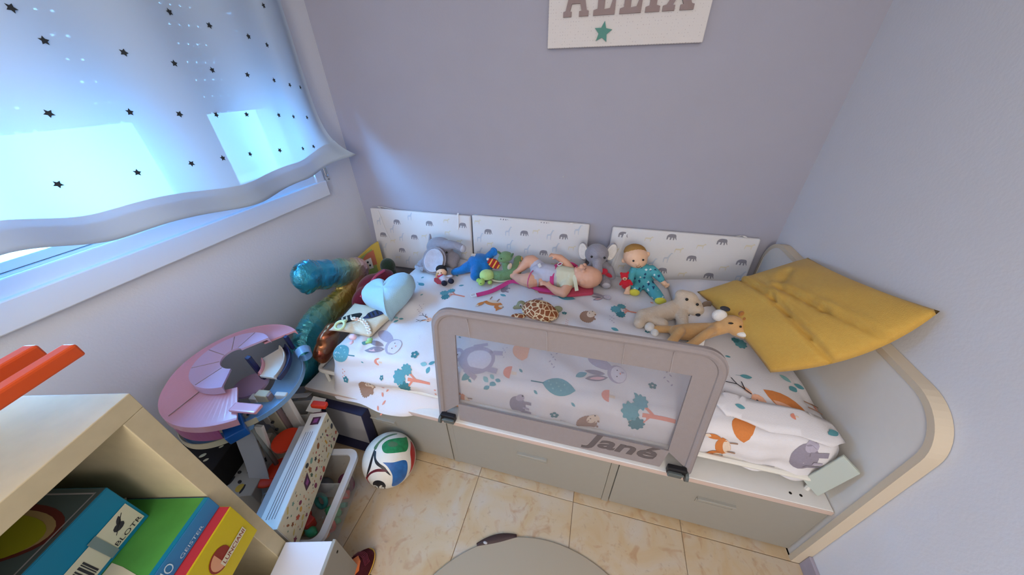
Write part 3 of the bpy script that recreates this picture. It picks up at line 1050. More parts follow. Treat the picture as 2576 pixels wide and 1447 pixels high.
# ---------------------------------------------------------------- pillows
def pillow(name, corners, thick, m, creases=(), n=40, pw=.55, bulge=0., droop=None):
    """corners: four 3D points in order; puffed on both sides"""
    a, b, c, d = [V(x) for x in corners]
    nrm = ((b - a).cross(d - a) + (d - c).cross(b - c)).normalized()
    if nrm.z < 0:
        nrm = -nrm
    bm = bm_new()
    top, bot = [], []
    for i in range(n + 1):
        rt_, rb = [], []
        for j in range(n + 1):
            u, v = i / n, j / n
            # sides pulled in a little between the corners
            uu, vv = u, v
            pin = .035
            uu = u + pin * (1 - 2 * u) * 4 * v * (1 - v) * (abs(2 * u - 1) ** 3) * 1.0
            vv = v + pin * (1 - 2 * v) * 4 * u * (1 - u) * (abs(2 * v - 1) ** 3) * 1.0
            p = a * (1 - uu) * (1 - vv) + b * uu * (1 - vv) + c * uu * vv + d * (1 - uu) * vv
            p = p + (a - b) * (bulge * 4 * v * (1 - v) * (1 - u) ** 2)
            e = (max(0, 1 - abs(2 * u - 1) ** 2.6) * max(0, 1 - abs(2 * v - 1) ** 2.6)) ** pw
            h = e * thick
            for (u0, v0, u1, v1, dep, wd) in creases:
                L = V((u1 - u0, v1 - v0)); q = V((u - u0, v - v0))
                t = max(0, min(1, q.dot(L) / L.length_squared))
                dist = (q - L * t).length
                sd = (L.x * q.y - L.y * q.x)
                h -= dep * exp(-(dist / wd) ** 2) * e ** .3 * (1.25 if sd > 0 else .8)
                h += dep * .45 * exp(-((dist - wd * 2.2) / (wd * 1.3)) ** 2) * e ** .3 * (1 if sd < 0 else .3)
            dz = droop(u, v) if droop else 0
            rt_.append(bm.verts.new(p + nrm * (h + .002 * sin(17 * u + 9 * v) * e) + V((0, 0, dz))))
            if i in (0, n) or j in (0, n):
                rb.append(rt_[-1])
            else:
                rb.append(bm.verts.new(p - nrm * (e * thick * .45) + V((0, 0, dz))))
        top.append(rt_); bot.append(rb)
    for i in range(n):
        for j in range(n):
            bm.faces.new((top[i][j], top[i + 1][j], top[i + 1][j + 1], top[i][j + 1])).smooth = True
            q = []
            for w in (bot[i][j], bot[i][j + 1], bot[i + 1][j + 1], bot[i + 1][j]):
                if w not in q: q.append(w)
            try:
                bm.faces.new(q).smooth = True
            except ValueError:
                pass
    return bm

m_yellow = mat('mustard_linen', '#c79d48', .95, bump=.35, bscale=380, var=.03, vscale=90, sheen=.15)
bm = pillow('mustard_pillow', [(.655, .955, .625), (.505, 1.405, .640), (.868, 1.43, .850), (.868, .885, .985)], .050, m_yellow,
            creases=[(.98, .40, .55, .45, .020, .020), (.55, .45, .02, .38, .024, .020), (.62, .56, .30, .62, .020, .020), (.30, .62, .02, .70, .016, .020), (.66, .60, .78, .74, .010, .03)], pw=.5, bulge=.12)
mp = obj('mustard_pillow', bm, m_yellow, label='large mustard yellow cushion leaning on the bed end panel', cat='pillow', loc=(.7, 1.15, .62))

bm = pillow('printed_pillow', [(.40, 1.20, .572), (.80, 1.22, .60), (.80, 1.60, .60), (.40, 1.60, .572)], .060, m_cover, creases=[(.2, .3, .7, .8, .006, .03)])
me = bpy.data.meshes.new('printed_pillow')
bmesh.ops.recalc_face_normals(bm, faces=bm.faces)
bm.to_mesh(me); bm.free()
obj('printed_pillow', me, m_cover, label='white cotton pillow half hidden under the mustard cushion', cat='pillow', loc=(.6, 1.4, .57))

# pale blue heart-shaped cushion: notch towards the back, tip towards the rail
m_heart = mat('pale_blue_velour', '#9cc3d6', .9, bump=.25, bscale=200, var=.03, vscale=12, sheen=.3)
def heart_out(n=72):
    out = []
    for i in range(n):
        t = 2 * pi * i / n
        out.append((16 * sin(t) ** 3 / 17, (13 * cos(t) - 5 * cos(2 * t) - 2 * cos(3 * t) - cos(4 * t) + 2.5) / 17))
    return out
bm = bm_new()
HM = Matrix.Translation(V((-.916, 1.062, .612))) @ Euler((radians(6), radians(-9), radians(30))).to_matrix().to_4x4()
ho = heart_out()
K = 16
def heart_ring(k, sgn):
    s = sin(pi / 2 * k / K)
    h = (cos(pi / 2 * k / K)) ** .75 * .068
    rg = []
    for i, (x, y) in enumerate(ho):
        puck = 1 + .02 * sin(i * 2.1) * (k / K) ** 3
        rg.append(HM @ V((x * .138 * s * puck, (y * s) * .172 * puck, sgn * h * (1 + .04 * sin(5 * x + 3 * y)))))
    return rg
rings = [heart_ring(k, 1) for k in range(1, K + 1)] + [heart_ring(k, -1) for k in range(K - 1, 0, -1)]
loft(bm, rings, True, True)
for f in bm.faces: f.smooth = True
obj('heart_cushion', bm, m_heart, label='plump pale blue heart-shaped cushion at the left end of the bed', cat='cushion', loc=(-.97, 1.16, .57))

# ---------------------------------------------------------------- name sign and nail on the back wall
m_canvas = mat('white_canvas', '#d8d3d2', .9)
def dotted(m):
    nt = m.node_tree
    b = nt.nodes['Principled BSDF']
    tc = nt.nodes.new('ShaderNodeTexCoord')
    v = nt.nodes.new('ShaderNodeTexVoronoi')
    v.inputs['Scale'].default_value = 95
    v.inputs['Randomness'].default_value = .15
    nt.links.new(tc.outputs['Object'], v.inputs['Vector'])
    r = nt.nodes.new('ShaderNodeValToRGB')
    e = r.color_ramp.elements
    e[0].position = .16; e[0].color = (*srgb('#b9b3b6'), 1)
    e[1].position = .24; e[1].color = (*srgb('#dad6d5'), 1)
    nt.links.new(v.outputs['Distance'], r.inputs[0])
    nt.links.new(r.outputs[0], b.inputs['Base Color'])
dotted(m_canvas)
m_letter = mat('mauve_brown_wood', '#92807f', .7, var=.04, vscale=30)
m_star = mat('sea_green_wood', '#4f8a80', .6)
sign = thing('name_sign', 'white dotted canvas with mauve raised letters and a green star, on the back wall', 'wall sign', (.015, 1.71, 1.59))
bm = bm_new(); box2(bm, (-.289, 1.698, 1.590), (.319, 1.728, 1.965), bev=.003)
obj('canvas', bm, m_canvas, sign)
def serif_letter(ch):
    """slab-serif outlines, 1 high, anticlockwise"""
    if ch == 'I':
        return .42, [(0, 0), (.42, 0), (.42, .12), (.31, .15), (.31, .85), (.42, .88), (.42, 1), (0, 1), (0, .88), (.11, .85), (.11, .15), (0, .12)]
    if ch == 'L':
        return .66, [(0, 0), (.66, 0), (.66, .34), (.56, .34), (.50, .15), (.33, .13), (.33, .85), (.44, .88), (.44, 1), (0, 1), (0, .88), (.12, .85), (.12, .15), (0, .12)]
    if ch == 'E':
        return .66, [(0, 0), (.66, 0), (.66, .32), (.56, .32), (.50, .15), (.33, .13), (.33, .44), (.44, .44), (.46, .36), (.54, .36), (.54, .64), (.46, .64), (.44, .56), (.33, .56), (.33, .87), (.49, .85), (.55, .70), (.64, .70), (.64, 1), (0, 1), (0, .88), (.12, .85), (.12, .15), (0, .12)]
    if ch == 'X':
        return .92, [(0, 0), (.36, 0), (.36, .12), (.29, .13), (.44, .38), (.60, .13), (.52, .12), (.52, 0), (.92, 0), (.92, .12), (.84, .14), (.58, .53), (.80, .86), (.88, .88), (.88, 1), (.52, 1), (.52, .88), (.58, .86), (.48, .69), (.38, .86), (.44, .88), (.44, 1), (.04, 1), (.04, .88), (.12, .86), (.36, .51), (.10, .14), (0, .12)]
    return .92, None
def letter(ch, x0, x1, z0, hgt):
    w, o = serif_letter(ch)
    s = x1 - x0
    M = Matrix(((1, 0, 0, x0), (0, 0, -1, 1.697), (0, 1, 0, z0), (0, 0, 0, 1)))
    bm = bm_new()
    if o:
        slab(bm, [(x / w * s, y * hgt) for x, y in o], .010, M)
    else:
        outl = [(0, 0), (.30, 0), (.30, .12), (.24, .13), (.30, .30), (.60, .30), (.66, .13), (.58, .12), (.58, 0), (.92, 0), (.92, .12), (.85, .14), (.56, 1), (.34, 1), (.08, .14), (0, .12)]
        hole = [(.34, .43), (.45, .76), (.56, .43)]
        pts = outl + hole
        no = len(outl)
        vs2, es, fs, *_ = delaunay_2d_cdt([V((x / w * s, y * hgt)) for x, y in pts], [], [list(range(no)), list(range(no, no + 3))[::-1]], 2, 1e-6)
        fs = [f for f in fs if not (lambda c: .34 < c[0] / s * w < .56 and c[1] / hgt > .43 and abs(c[0] / s * w - .45) < (.76 - c[1] / hgt) / 3)((sum(vs2[i].x for i in f) / len(f), sum(vs2[i].y for i in f) / len(f)))]
        lo_ = [bm.verts.new(M @ V((p.x, p.y, 0))) for p in vs2]
        hi_ = [bm.verts.new(M @ V((p.x, p.y, .010))) for p in vs2]
        cnt = {}
        for f in fs:
            bm.faces.new([hi_[i] for i in f]); bm.faces.new([lo_[i] for i in reversed(f)])
            for i in range(len(f)):
                e = (f[i], f[(i + 1) % len(f)])
                cnt.setdefault(tuple(sorted(e)), []).append(e)
        for e in cnt.values():
            if len(e) == 1:
                i, j = e[0]
                bm.faces.new((hi_[j], hi_[i], lo_[i], lo_[j]))
    obj('letter', bm, m_letter, sign)
for ch, a, b in (('A', -.227, -.127), ('L', -.108, -.026), ('E', -.008, .072), ('I', .087, .139), ('X', .149, .258)):
    letter(ch, a, b, 1.690, .132)
bm = bm_new()
slab(bm, star_poly(0, 0, .036, .47, radians(-6)), .008, Matrix(((1, 0, 0, -.063), (0, 0, -1, 1.698), (0, 1, 0, 1.636), (0, 0, 0, 1))))
obj('star', bm, m_star, sign)
bm = bm_new()
tube(bm, [(-.187, 1.732, 1.046), (-.187, 1.724, 1.046), (-.186, 1.719, 1.049), (-.186, 1.718, 1.056)], .0018, 8)
obj('wall_hook', bm, m_white_metal, label='tiny white hook in the middle of the back wall', cat='hook', loc=(-.187, 1.73, 1.046))

# ---------------------------------------------------------------- star curtain at the window and its latch
m_curt = sheer('sheer_white_curtain', '#bdcee0', .016, .09)
m_hem = sheer('curtain_hem_cloth', '#cfdff0', .008, .34)
m_starp = mat('charcoal_star_print', '#2b3138', .9)
HB = [(-.9, 1.06), (.10, 1.09), (.26, 1.15), (.342, 1.167), (.542, 1.117), (.653, 1.122), (.971, 1.083), (1.25, 1.10), (1.528, 1.148), (1.6, 1.16)]
def interp(T, y):
    for (a, p), (b, q) in zip(T, T[1:]):
        if a <= y <= b:
            t = (y - a) / (b - a)
            t = t * t * (3 - 2 * t)
            return p + (q - p) * t
    return T[0][1] if y < T[0][0] else T[-1][1]
def curt(y, t):
    """y along the wall, t 0 at the bottom hem and 1 at the rod"""
    zb = interp(HB, y)
    z = zb + (2.34 - zb) * t
    x = -1.40 + .010 * sin(8 * y + .8) * (1 - .4 * t) + .006 * sin(21 * y + 2 * t) + .05 * exp(-(t / .10)) + .012 * sin(5 * y - 2) * exp(-t / .2)
    yy = y
    if y > 1.3:
        yy = y + (y - 1.3) * (-.18 * (1 - exp(-t / .05)) + .10 * t)
    x += .035 * max(0, (y - 1.35) / .2) * exp(-t / .06)
    x -= .055 * max(0, min(1, (y - 1.40) / .15)) ** 1.5 * (1 - exp(-t / .05))
    return V((x, yy, z))
curtain = thing('window_curtain', 'sheer white curtain with small charcoal stars over the left window', 'curtain', (-1.40, .4, 1.1))
bm = bm_new()
NY, NT = 150, 60
TS = [.0 + (i / NT) ** 1.6 for i in range(NT + 1)]
R_ = [[bm.verts.new(curt(-.9 + 2.47 * i / NY, t)) for i in range(NY + 1)] for t in TS]
for i in range(NT):
    for j in range(NY):
        f = bm.faces.new((R_[i][j], R_[i][j + 1], R_[i + 1][j + 1], R_[i + 1][j]))
        f.smooth = True
def on_curt(y, z, h=.002):
    zb = interp(HB, y)
    t = (z - zb) / (2.34 - zb)
    p = curt(y, t)
    return V((p.x + h, p.y, p.z))
STARS = [(0.678, 1.594), (0.83, 1.576), (0.945, 1.552), (1.073, 1.535), (1.202, 1.52), (1.326, 1.5), (1.414, 1.481), (1.491, 1.47), (0.598, 1.44), (0.761, 1.429), (0.883, 1.412), (1.002, 1.399), (1.132, 1.388), (1.274, 1.372), (1.364, 1.358), (1.457, 1.347), (0.523, 1.28), (0.682, 1.273), (0.837, 1.265), (0.941, 1.262), (1.063, 1.252), (1.206, 1.24), (1.337, 1.225), (1.41, 1.223), (1.014, 1.688), (1.134, 1.666), (1.274, 1.645), (1.361, 1.623), (1.415, 1.753), (0.895, 1.12), (1.008, 1.111), (0.659, 1.654)]
STARS += [(y, z) for y, z in [(.50, 1.56), (.40, 1.42), (.36, 1.29), (.2, 1.5), (.05, 1.4), (.5, 1.72), (.7, 1.73), (.86, 1.71), (1.2, 1.78), (1.3, 1.79), (1.0, 1.83), (.8, 1.87), (.6, 1.88), (.2, 1.7), (0, 1.6)]]
for y, z in STARS:
    decal(bm, [star_poly(y, z, .0105, .5, random.uniform(0, 1.2))], on_curt, 1)
me = bpy.data.meshes.new('curtain_cloth'); bm.to_mesh(me); bm.free()
obj('curtain_cloth', me, [m_curt, m_starp], curtain)
bm = bm_new()
rows = []
for i in range(NY + 1):
    y = -.9 + 2.47 * i / NY
    rows.append([curt(y, t) + V((.0025 if k < 5 else -.004, 0, 0)) for k, t in enumerate((.062, .045, .028, .012, .0, .0, .02, .045))])
loft(bm, rows, False, False)
for f in bm.faces: f.smooth = True
obj('curtain_hem', bm, m_hem, curtain)
bm = bm_new()
cyl(bm, (-1.40, -1.0, 2.345), (-1.40, 1.56, 2.345), .012, n=10)
for y in (-.95, 1.52):
    box2(bm, (-1.49, y - .01, 2.335), (-1.39, y + .01, 2.355))
obj('curtain_rod', bm, m_white_metal, curtain)
m_chrome = mat('chrome', '#b8bcc2', .18, metal=1.)
latch = thing('window_latch', 'small steel safety latch on the wall beside the curtain corner', 'latch', (-1.485, 1.505, 1.03))
bm = bm_new()
tube(bm, curve_pts([(-1.478, 1.497, 1.10), (-1.476, 1.497, 1.055), (-1.474, 1.505, 1.045), (-1.476, 1.513, 1.055), (-1.478, 1.513, 1.10)], 16), .0028, 6)
obj('latch_bow', bm, m_chrome, latch)
bm = bm_new(); box2(bm, (-1.491, 1.494, 1.018), (-1.480, 1.518, 1.062), bev=.003)
obj('latch_plate', bm, m_upvc, latch)
bm = bm_new(); cyl(bm, (-1.481, 1.51, 1.03), (-1.474, 1.51, 1.03), .005, n=10)
obj('latch_screw', bm, m_chrome, latch)

# ---------------------------------------------------------------- soft toys and dolls on the bed
def plush(name, col, var=.06, bump=.6, bscale=160, sheen=.3):
    return mat(name, col, .95, var=var, vscale=40, bump=bump, bscale=bscale, sheen=sheen, spec=.2)
m_greyplush = plush('grey_plush', '#8f8d98')
m_palegrey = plush('pale_grey_plush', '#b6b6c2')
m_whitep = plush('white_plush', '#dcd9d6')
m_black = mat('black_bead', '#0c0b0c', .15, spec=.6)
m_darkgrey = mat('dark_grey_felt', '#35353c', .95)
m_tag = mat('white_fabric_tag', '#e6e4e2', .8)
m_redcloth = plush('red_cloth', '#b0273c', bump=.3, bscale=300)
m_blueplush = plush('royal_blue_plush', '#1b6fb5', var=.12, bump=.8)
m_green = plush('moss_green_plush', '#6d8f66', bump=.4)
m_dkgreen = plush('deep_green_cloth', '#4c6f50', bump=.4)
m_lime = plush('lime_green_plush', '#a8cf6a', bump=.4)
m_lime2 = plush('pale_lime_plush', '#bcd987', bump=.4)
m_skin = mat('doll_skin_vinyl', '#d7a58c', .5, var=.05, vscale=18, spec=.3)
m_skin2 = mat('pale_doll_skin', '#e2b99a', .5, var=.03, vscale=18, spec=.3)
m_cream = plush('cream_fleece', '#cdbba6', var=.05, bump=1.0, bscale=120)
m_tan = plush('tan_plush', '#c59a67', bump=.4)
m_rust = plush('rust_brown_plush', '#a86a30', bump=.9, bscale=100)
m_lilaccloth = mat('pale_lilac_jersey', '#b9bacb', .9, bump=.2, bscale=300, var=.04, vscale=30)
m_bib = mat('cream_jersey', '#d0d0b8', .9, bump=.2, bscale=300)
m_pink = mat('magenta_webbing', '#c03a7a', .8, bump=.2, bscale=400)
m_pinkpad = mat('rose_padding', '#c8506b', .85, bump=.2, bscale=300)
m_aqua = mat('aqua_jersey', '#4fa3b0', .9, bump=.25, bscale=300, var=.04, vscale=40)
m_navyspot = mat('navy_spot_print', '#22456a', .9)
m_whitespot = mat('white_spot_print', '#cfe2e6', .9)
m_yelcloth = plush('yellow_cloth', '#d8cf4c', bump=.3)
m_redplush = plush('bright_red_plush', '#c32230', bump=.4)
m_navy = mat('dark_navy_cloth', '#1c2138', .9)
m_hair = mat('dark_hair_yarn', '#1d1a1e', .9, bump=.5, bscale=200)
m_brownhair = mat('light_brown_yarn', '#a5793e', .9, bump=.5, bscale=200)

def bits(name, m, parent, fn, smooth=True, **kw):
    bm = bm_new(); fn(bm)
    return obj(name, bm, m, parent, smooth=smooth, **kw)
def disc_ear(bm, c, nrm, upv, rx, ry, th, cup=.25):
    """round floppy ear, cupped towards nrm"""
    M = basis(c, V(upv).cross(V(nrm)), upv)
    z = V(nrm).normalized()
    n = 20
    rings = []
    for s, h in ((.02, .0), (.35, .0), (.7, .0), (.92, .0), (1, .5), (.92, 1), (.7, 1), (.35, 1), (.02, 1)):
        rings.append([V(c) + (M.to_3x3() @ V((rx * s * cos(2 * pi * k / n), ry * s * sin(2 * pi * k / n), 0))) + z * (cup * (s * s) * rx - th * h) for k in range(n)])
    loft(bm, rings)

# --- grey elephant with a big drooping ear (left)
t = thing('toy_elephant', 'grey plush elephant in profile with one big pale ear, beside the blue plush', 'soft toy', (-.87, 1.53, .56))
bm = bm_new()
ell(bm, (-.865, 1.535, .655), (.082, .062, .066)); ell(bm, (-.885, 1.535, .60), (.092, .068, .05)); ell(bm, (-.80, 1.53, .59), (.055, .06, .04))
cap_chain(bm, [(-.815, 1.52, .680), (-.775, 1.505, .700), (-.745, 1.50, .700), (-.712, 1.50, .690)], [.034, .026, .024, .024])
cap_chain(bm, [(-.80, 1.52, .60), (-.765, 1.49, .575)], [.035, .026])
cap_chain(bm, [(-.90, 1.50, .59), (-.955, 1.455, .575)], [.040, .028])
obj('body', blend('body', bm, .006, 4), m_greyplush, t)
e = bits('ear', m_greyplush, t, lambda b: disc_ear(b, (-.850, 1.440, .622), (.0, -.85, .5), (.25, .5, .8), .072, .080, .010, .35))
bits('ear_lining', m_palegrey, e, lambda b: disc_ear(b, (-.848, 1.428, .628), (.0, -.85, .5), (.25, .5, .8), .060, .068, .006, .35))
bits('far_ear', m_greyplush, t, lambda b: disc_ear(b, (-.935, 1.555, .675), (-.8, -.4, .4), (.1, .3, .9), .035, .05, .010, .3))
bits('eye', m_black, t, lambda b: ell(b, (-.790, 1.470, .665), .006))
def ruff(b):
    n = 24
    rings = []
    for s in (.25, .6, 1.):
        rings.append([V((-.945, 1.455, .582)) + V((.055 * s * cos(pi * .75 + pi * 1.05 * k / n), .050 * s * sin(pi * .75 + pi * 1.05 * k / n), -.018 * s + .004 * cos(k * pi) * s)) for k in range(n + 1)])
    loft(b, rings, False, False)
bits('frill', m_palegrey, t, ruff)
bits('trunk_tip', m_palegrey, t, lambda b: ell(b, (-.700, 1.498, .686), (.018, .022, .022)))

# --- royal blue plush lying on its front
t = thing('blue_plush_animal', 'royal blue plush animal lying face down with a white tag', 'soft toy', (-.61, 1.49, .555))
bm = bm_new()
ell(bm, (-.605, 1.495, .605), (.072, .065, .055)); ell(bm, (-.57, 1.49, .60), (.05, .055, .045))
cap_chain(bm, [(-.655, 1.46, .595), (-.70, 1.435, .578), (-.735, 1.42, .572)], [.034, .024, .020])
cap_chain(bm, [(-.60, 1.45, .595), (-.598, 1.40, .578)], [.040, .030])
cap_chain(bm, [(-.56, 1.46, .59), (-.545, 1.42, .575)], [.035, .024])
cap_chain(bm, [(-.555, 1.515, .64), (-.525, 1.525, .675)], [.026, .020])
obj('body', blend('body', bm, .005, 3), m_blueplush, t)
bits('ear', m_blueplush, t, lambda b: disc_ear(b, (-.522, 1.515, .678), (-.3, -.8, .4), (.5, .2, .7), .026, .022, .010, .2))
bits('tag', m_tag, t, lambda b: box(b, (-.628, 1.47, .668), (.022, .004, .022), (.6, .3, .5)), smooth=False)

# --- green crocodile-like plush curled in a ring, and the striped cloth toy held in its curl
t = thing('green_dragon_plush', 'moss green plush dragon curled up in a ring behind the lime turtle', 'soft toy', (-.45, 1.50, .556))
bm = bm_new()
ring = [(-.545, 1.46, .580), (-.505, 1.430, .580), (-.455, 1.425, .582), (-.405, 1.45, .590), (-.380, 1.50, .605), (-.385, 1.54, .625)]
cap_chain(bm, curve_pts(ring, 15), [.020, .022, .024, .026, .028, .030, .032, .033, .034, .035, .036, .036, .036, .034, .032, .03][:len(curve_pts(ring, 15))])
cap_chain(bm, [(-.43, 1.46, .600), (-.445, 1.475, .635), (-.443, 1.48, .66)], [.026, .022, .024])
ell(bm, (-.440, 1.475, .678), (.040, .035, .028)); ell(bm, (-.452, 1.455, .672), (.030, .026, .020))
obj('body', blend('body', bm, .0045, 3), m_green, t)
bits('belly_rim', m_bib, t, lambda b: tube(b, curve_pts([(-.560, 1.455, .572), (-.512, 1.408, .563), (-.455, 1.396, .563), (-.398, 1.42, .566)], 20), .006, 6))
def ribs(b):
    for k in range(7):
        x = -.535 + .018 * k
        tube(b, [(x, 1.418 - .006 * sin(k), .575), (x + .001, 1.408 - .006 * sin(k), .590), (x + .002, 1.412, .602)], .0022, 5)
obj('ribs', (lambda b: (ribs(b), b)[1])(bm_new()), m_bib, t, smooth=True, kind='stuff')
bits('fin', m_dkgreen, t, lambda b: ell(b, (-.405, 1.47, .690), (.007, .012, .017), (0, .5, 0)))
bits('fin', m_dkgreen, t, lambda b: ell(b, (-.475, 1.468, .700), (.014, .006, .007), (0, .7, 0)))
bits('collar', m_cream, t, lambda b: ell(b, (-.412, 1.445, .636), (.012, .010, .022), (0, .4, 0)))
bits('eye', m_black, t, lambda b: ell(b, (-.455, 1.436, .682), .004))
bits('tail_spike', m_tan, t, lambda b: ell(b, (-.365, 1.49, .635), (.006, .006, .014)))
bits('tail_spike', m_tan, t, lambda b: ell(b, (-.362, 1.52, .65), (.006, .006, .014)))
t = thing('striped_cloth_toy', 'small red and yellow striped cloth toy in front of the green dragon', 'soft toy', (-.505, 1.45, .60))
SM = basis(V((-.507, 1.462, .632)), (.85, -.1, -.4), (.35, .4, .8))
bm = bm_new()
for k in range(6):
    xk = -.036 + .012 * k
    hgt = .020 * sin(pi * (k + 1.1) / 7) + .006
    for s in (0,):
        box(bm, SM @ V((xk + .006, 0, 0)), (.0122, 2 * hgt, .012), SM.to_3x3(), bev=.002, mi=k % 2)
m_stripe_red = mat('deep_red_stripe', '#9b1f1c', .85); m_stripe_yel = mat('amber_stripe', '#e0a23c', .85)
obj('striped_body', bm, [m_stripe_red, m_stripe_yel], t)
bits('corner_knot', m_whitep, t, lambda b: ell(b, SM @ V((-.042, .004, 0)), (.008, .009, .007)))

# --- lime turtle
t = thing('lime_turtle', 'small lime green plush turtle in front of the blue plush', 'soft toy', (-.535, 1.39, .556))
bm = bm_new(); ell(bm, (-.532, 1.405, .592), (.041, .038, .026)); ell(bm, (-.532, 1.405, .582), (.043, .040, .012))
obj('shell', blend('shell', bm, .004, 2), m_lime2, t)
bm = bm_new(); ell(bm, (-.545, 1.350, .574), (.019, .022, .018)); cap_chain(bm, [(-.545, 1.37, .575), (-.545, 1.35, .575)], [.014, .014])
h = obj('head', blend('head', bm, .003, 2), m_lime, t)
bits('eye', m_black, h, lambda b: ell(b, (-.541, 1.3295, .580), .0026))
for x, y in ((-.505, 1.372), (-.572, 1.378), (-.500, 1.43), (-.566, 1.435)):
    bits('flipper', m_lime, t, lambda b: ell(b, (x, y, .566), (.013, .016, .010)))

# --- small cloth doll in red cape
t = thing('caped_cloth_doll', 'small cloth doll with dark hair, a red cape and dark boots', 'doll', (-.76, 1.36, .556))
bm = bm_new(); ell(bm, (-.787, 1.375, .590), (.030, .027, .030)); 
hd = obj('head', blend('head', bm, .003, 2), m_skin2, t)
bits('hair', m_hair, hd, lambda b: (ell(b, (-.793, 1.384, .603), (.031, .026, .024)), ell(b, (-.765, 1.382, .592), (.006, .014, .02))))
bits('eye', m_black, hd, lambda b: ell(b, (-.795, 1.350, .598), .003))
bits('eye', m_black, hd, lambda b: ell(b, (-.777, 1.350, .602), .003))
bits('ear_flap', m_tan, hd, lambda b: ell(b, (-.806, 1.357, .575), (.012, .010, .024), (0, .25, 0)))
bits('scarf', m_redcloth, t, lambda b: (tube(b, curve_pts([(-.800, 1.346, .580), (-.785, 1.336, .586), (-.767, 1.345, .594)], 10), .006, 8), tube(b, curve_pts([(-.787, 1.342, .574), (-.775, 1.335, .570), (-.764, 1.345, .578)], 10), .005, 8)))
bm = bm_new()
cap_chain(bm, [(-.780, 1.352, .575), (-.757, 1.335, .573)], [.020, .021])
cap_chain(bm, [(-.757, 1.345, .578), (-.725, 1.365, .580)], [.010, .008])
cap_chain(bm, [(-.757, 1.33, .572), (-.742, 1.315, .570)], [.014, .011]); cap_chain(bm, [(-.752, 1.335, .574), (-.728, 1.338, .570)], [.013, .010])
obj('body', blend('body', bm, .003, 2), m_lilaccloth, t)
for c in ((-.740, 1.300, .571), (-.713, 1.328, .571)):
    bits('boot', m_navy, t, lambda b: ell(b, c, (.017, .014, .016)))
def cape(b):
    M = basis((-.79, 1.335, .562), (.75, -.66, 0), (.6, .7, 0))
    slab(b, [(-.03, .012), (-.028, -.016), (-.005, -.026), (.03, -.022), (.045, -.008), (.03, .012)], .004, M)
bits('cape', m_redcloth, t, cape, smooth=False)

# --- baby doll lying on its back, head to the right, strapped in a pink doll carrier
car = thing('doll_carrier', 'pink doll carrier with straps and white buckles under the baby doll', 'doll carrier', (-.18, 1.40, .556))
bm = bm_new()
M = basis((-.10, 1.42, .557), (1, .06, .0), (0, 1, 0))
slab(bm, [(-.14, -.075), (.02, -.085), (.14, -.045), (.14, .05), (.03, .09), (-.14, .08)], .016, M)
bmesh.ops.bevel(bm, geom=list(bm.edges), offset=.006, segments=2, affect='EDGES')
obj('back_pad', bm, m_pinkpad, car)
def strap(b, pts, w, th=.003, side=(0, 1, 0)):
    P = curve_pts(pts, 26)
    rings = []
    for i, p in enumerate(P):
        tg = (P[min(i + 1, len(P) - 1)] - P[max(i - 1, 0)]).normalized()
        s = V(side) - tg * V(side).dot(tg)
        s.normalize()
        nn = tg.cross(s) * th
        rings.append([p - s * w / 2, p + s * w / 2, p + s * w / 2 + nn, p - s * w / 2 + nn])
    loft(b, rings)
bits('strap', m_pink, car, lambda b: strap(b, [(-.13, 1.345, .585), (-.22, 1.345, .580), (-.30, 1.375, .580), (-.385, 1.385, .582), (-.425, 1.345, .574), (-.47, 1.295, .566), (-.535, 1.245, .564)], .022, side=(.5, 1, .3)), smooth=False)
bits('strap', m_pink, car, lambda b: strap(b, [(-.165, 1.36, .580), (-.172, 1.375, .635), (-.170, 1.42, .668), (-.155, 1.475, .668), (-.10, 1.50, .668), (-.06, 1.51, .645)], .020, side=(1, 0, .2)), smooth=False)
bits('strap', m_pink, car, lambda b: strap(b, [(-.165, 1.35, .578), (-.14, 1.345, .592), (-.10, 1.36, .582)], .018, side=(0, 1, .5)), smooth=False)
def buckle(b, c, x, y):
    M = basis(c, x, y)
    pts = [M @ V((p[0], p[1], 0)) for p in rrect(-.013, -.009, .013, .009, .003, 3)]
    tube(b, pts, .0022, 6, loop=True)
bits('buckle', m_tag, car, lambda b: buckle(b, (-.145, 1.462, .675), (.5, .85, .2), (1, -.4, .1)))
bits('buckle', m_tag, car, lambda b: buckle(b, (-.548, 1.235, .568), (.8, .6, 0), (-.6, .8, .2)))

bab = thing('baby_doll', 'bald baby doll with closed eyes lying on its back in the pink carrier', 'doll', (-.15, 1.44, .57))
bm = bm_new()
HC = V((.003, 1.435, .632))
ell(bm, HC, (.068, .060, .058)); ell(bm, (-.030, 1.425, .640), (.045, .045, .045)); ell(bm, (.022, 1.44, .632), (.055, .057, .052))
ell(bm, (-.034, 1.440, .690), (.011, .012, .010)); ell(bm, (-.052, 1.43, .672), (.018, .022, .014)); ell(bm, (-.022, 1.405, .682), (.012, .012, .010)); ell(bm, (-.02, 1.468, .682), (.012, .012, .010))
ell(bm, (-.018, 1.376, .632), (.014, .006, .017), (0, .3, 0))
cap_chain(bm, [(-.045, 1.43, .622), (-.09, 1.43, .615), (-.15, 1.43, .612), (-.21, 1.435, .615), (-.25, 1.44, .612)], [.030, .050, .053, .056, .050])
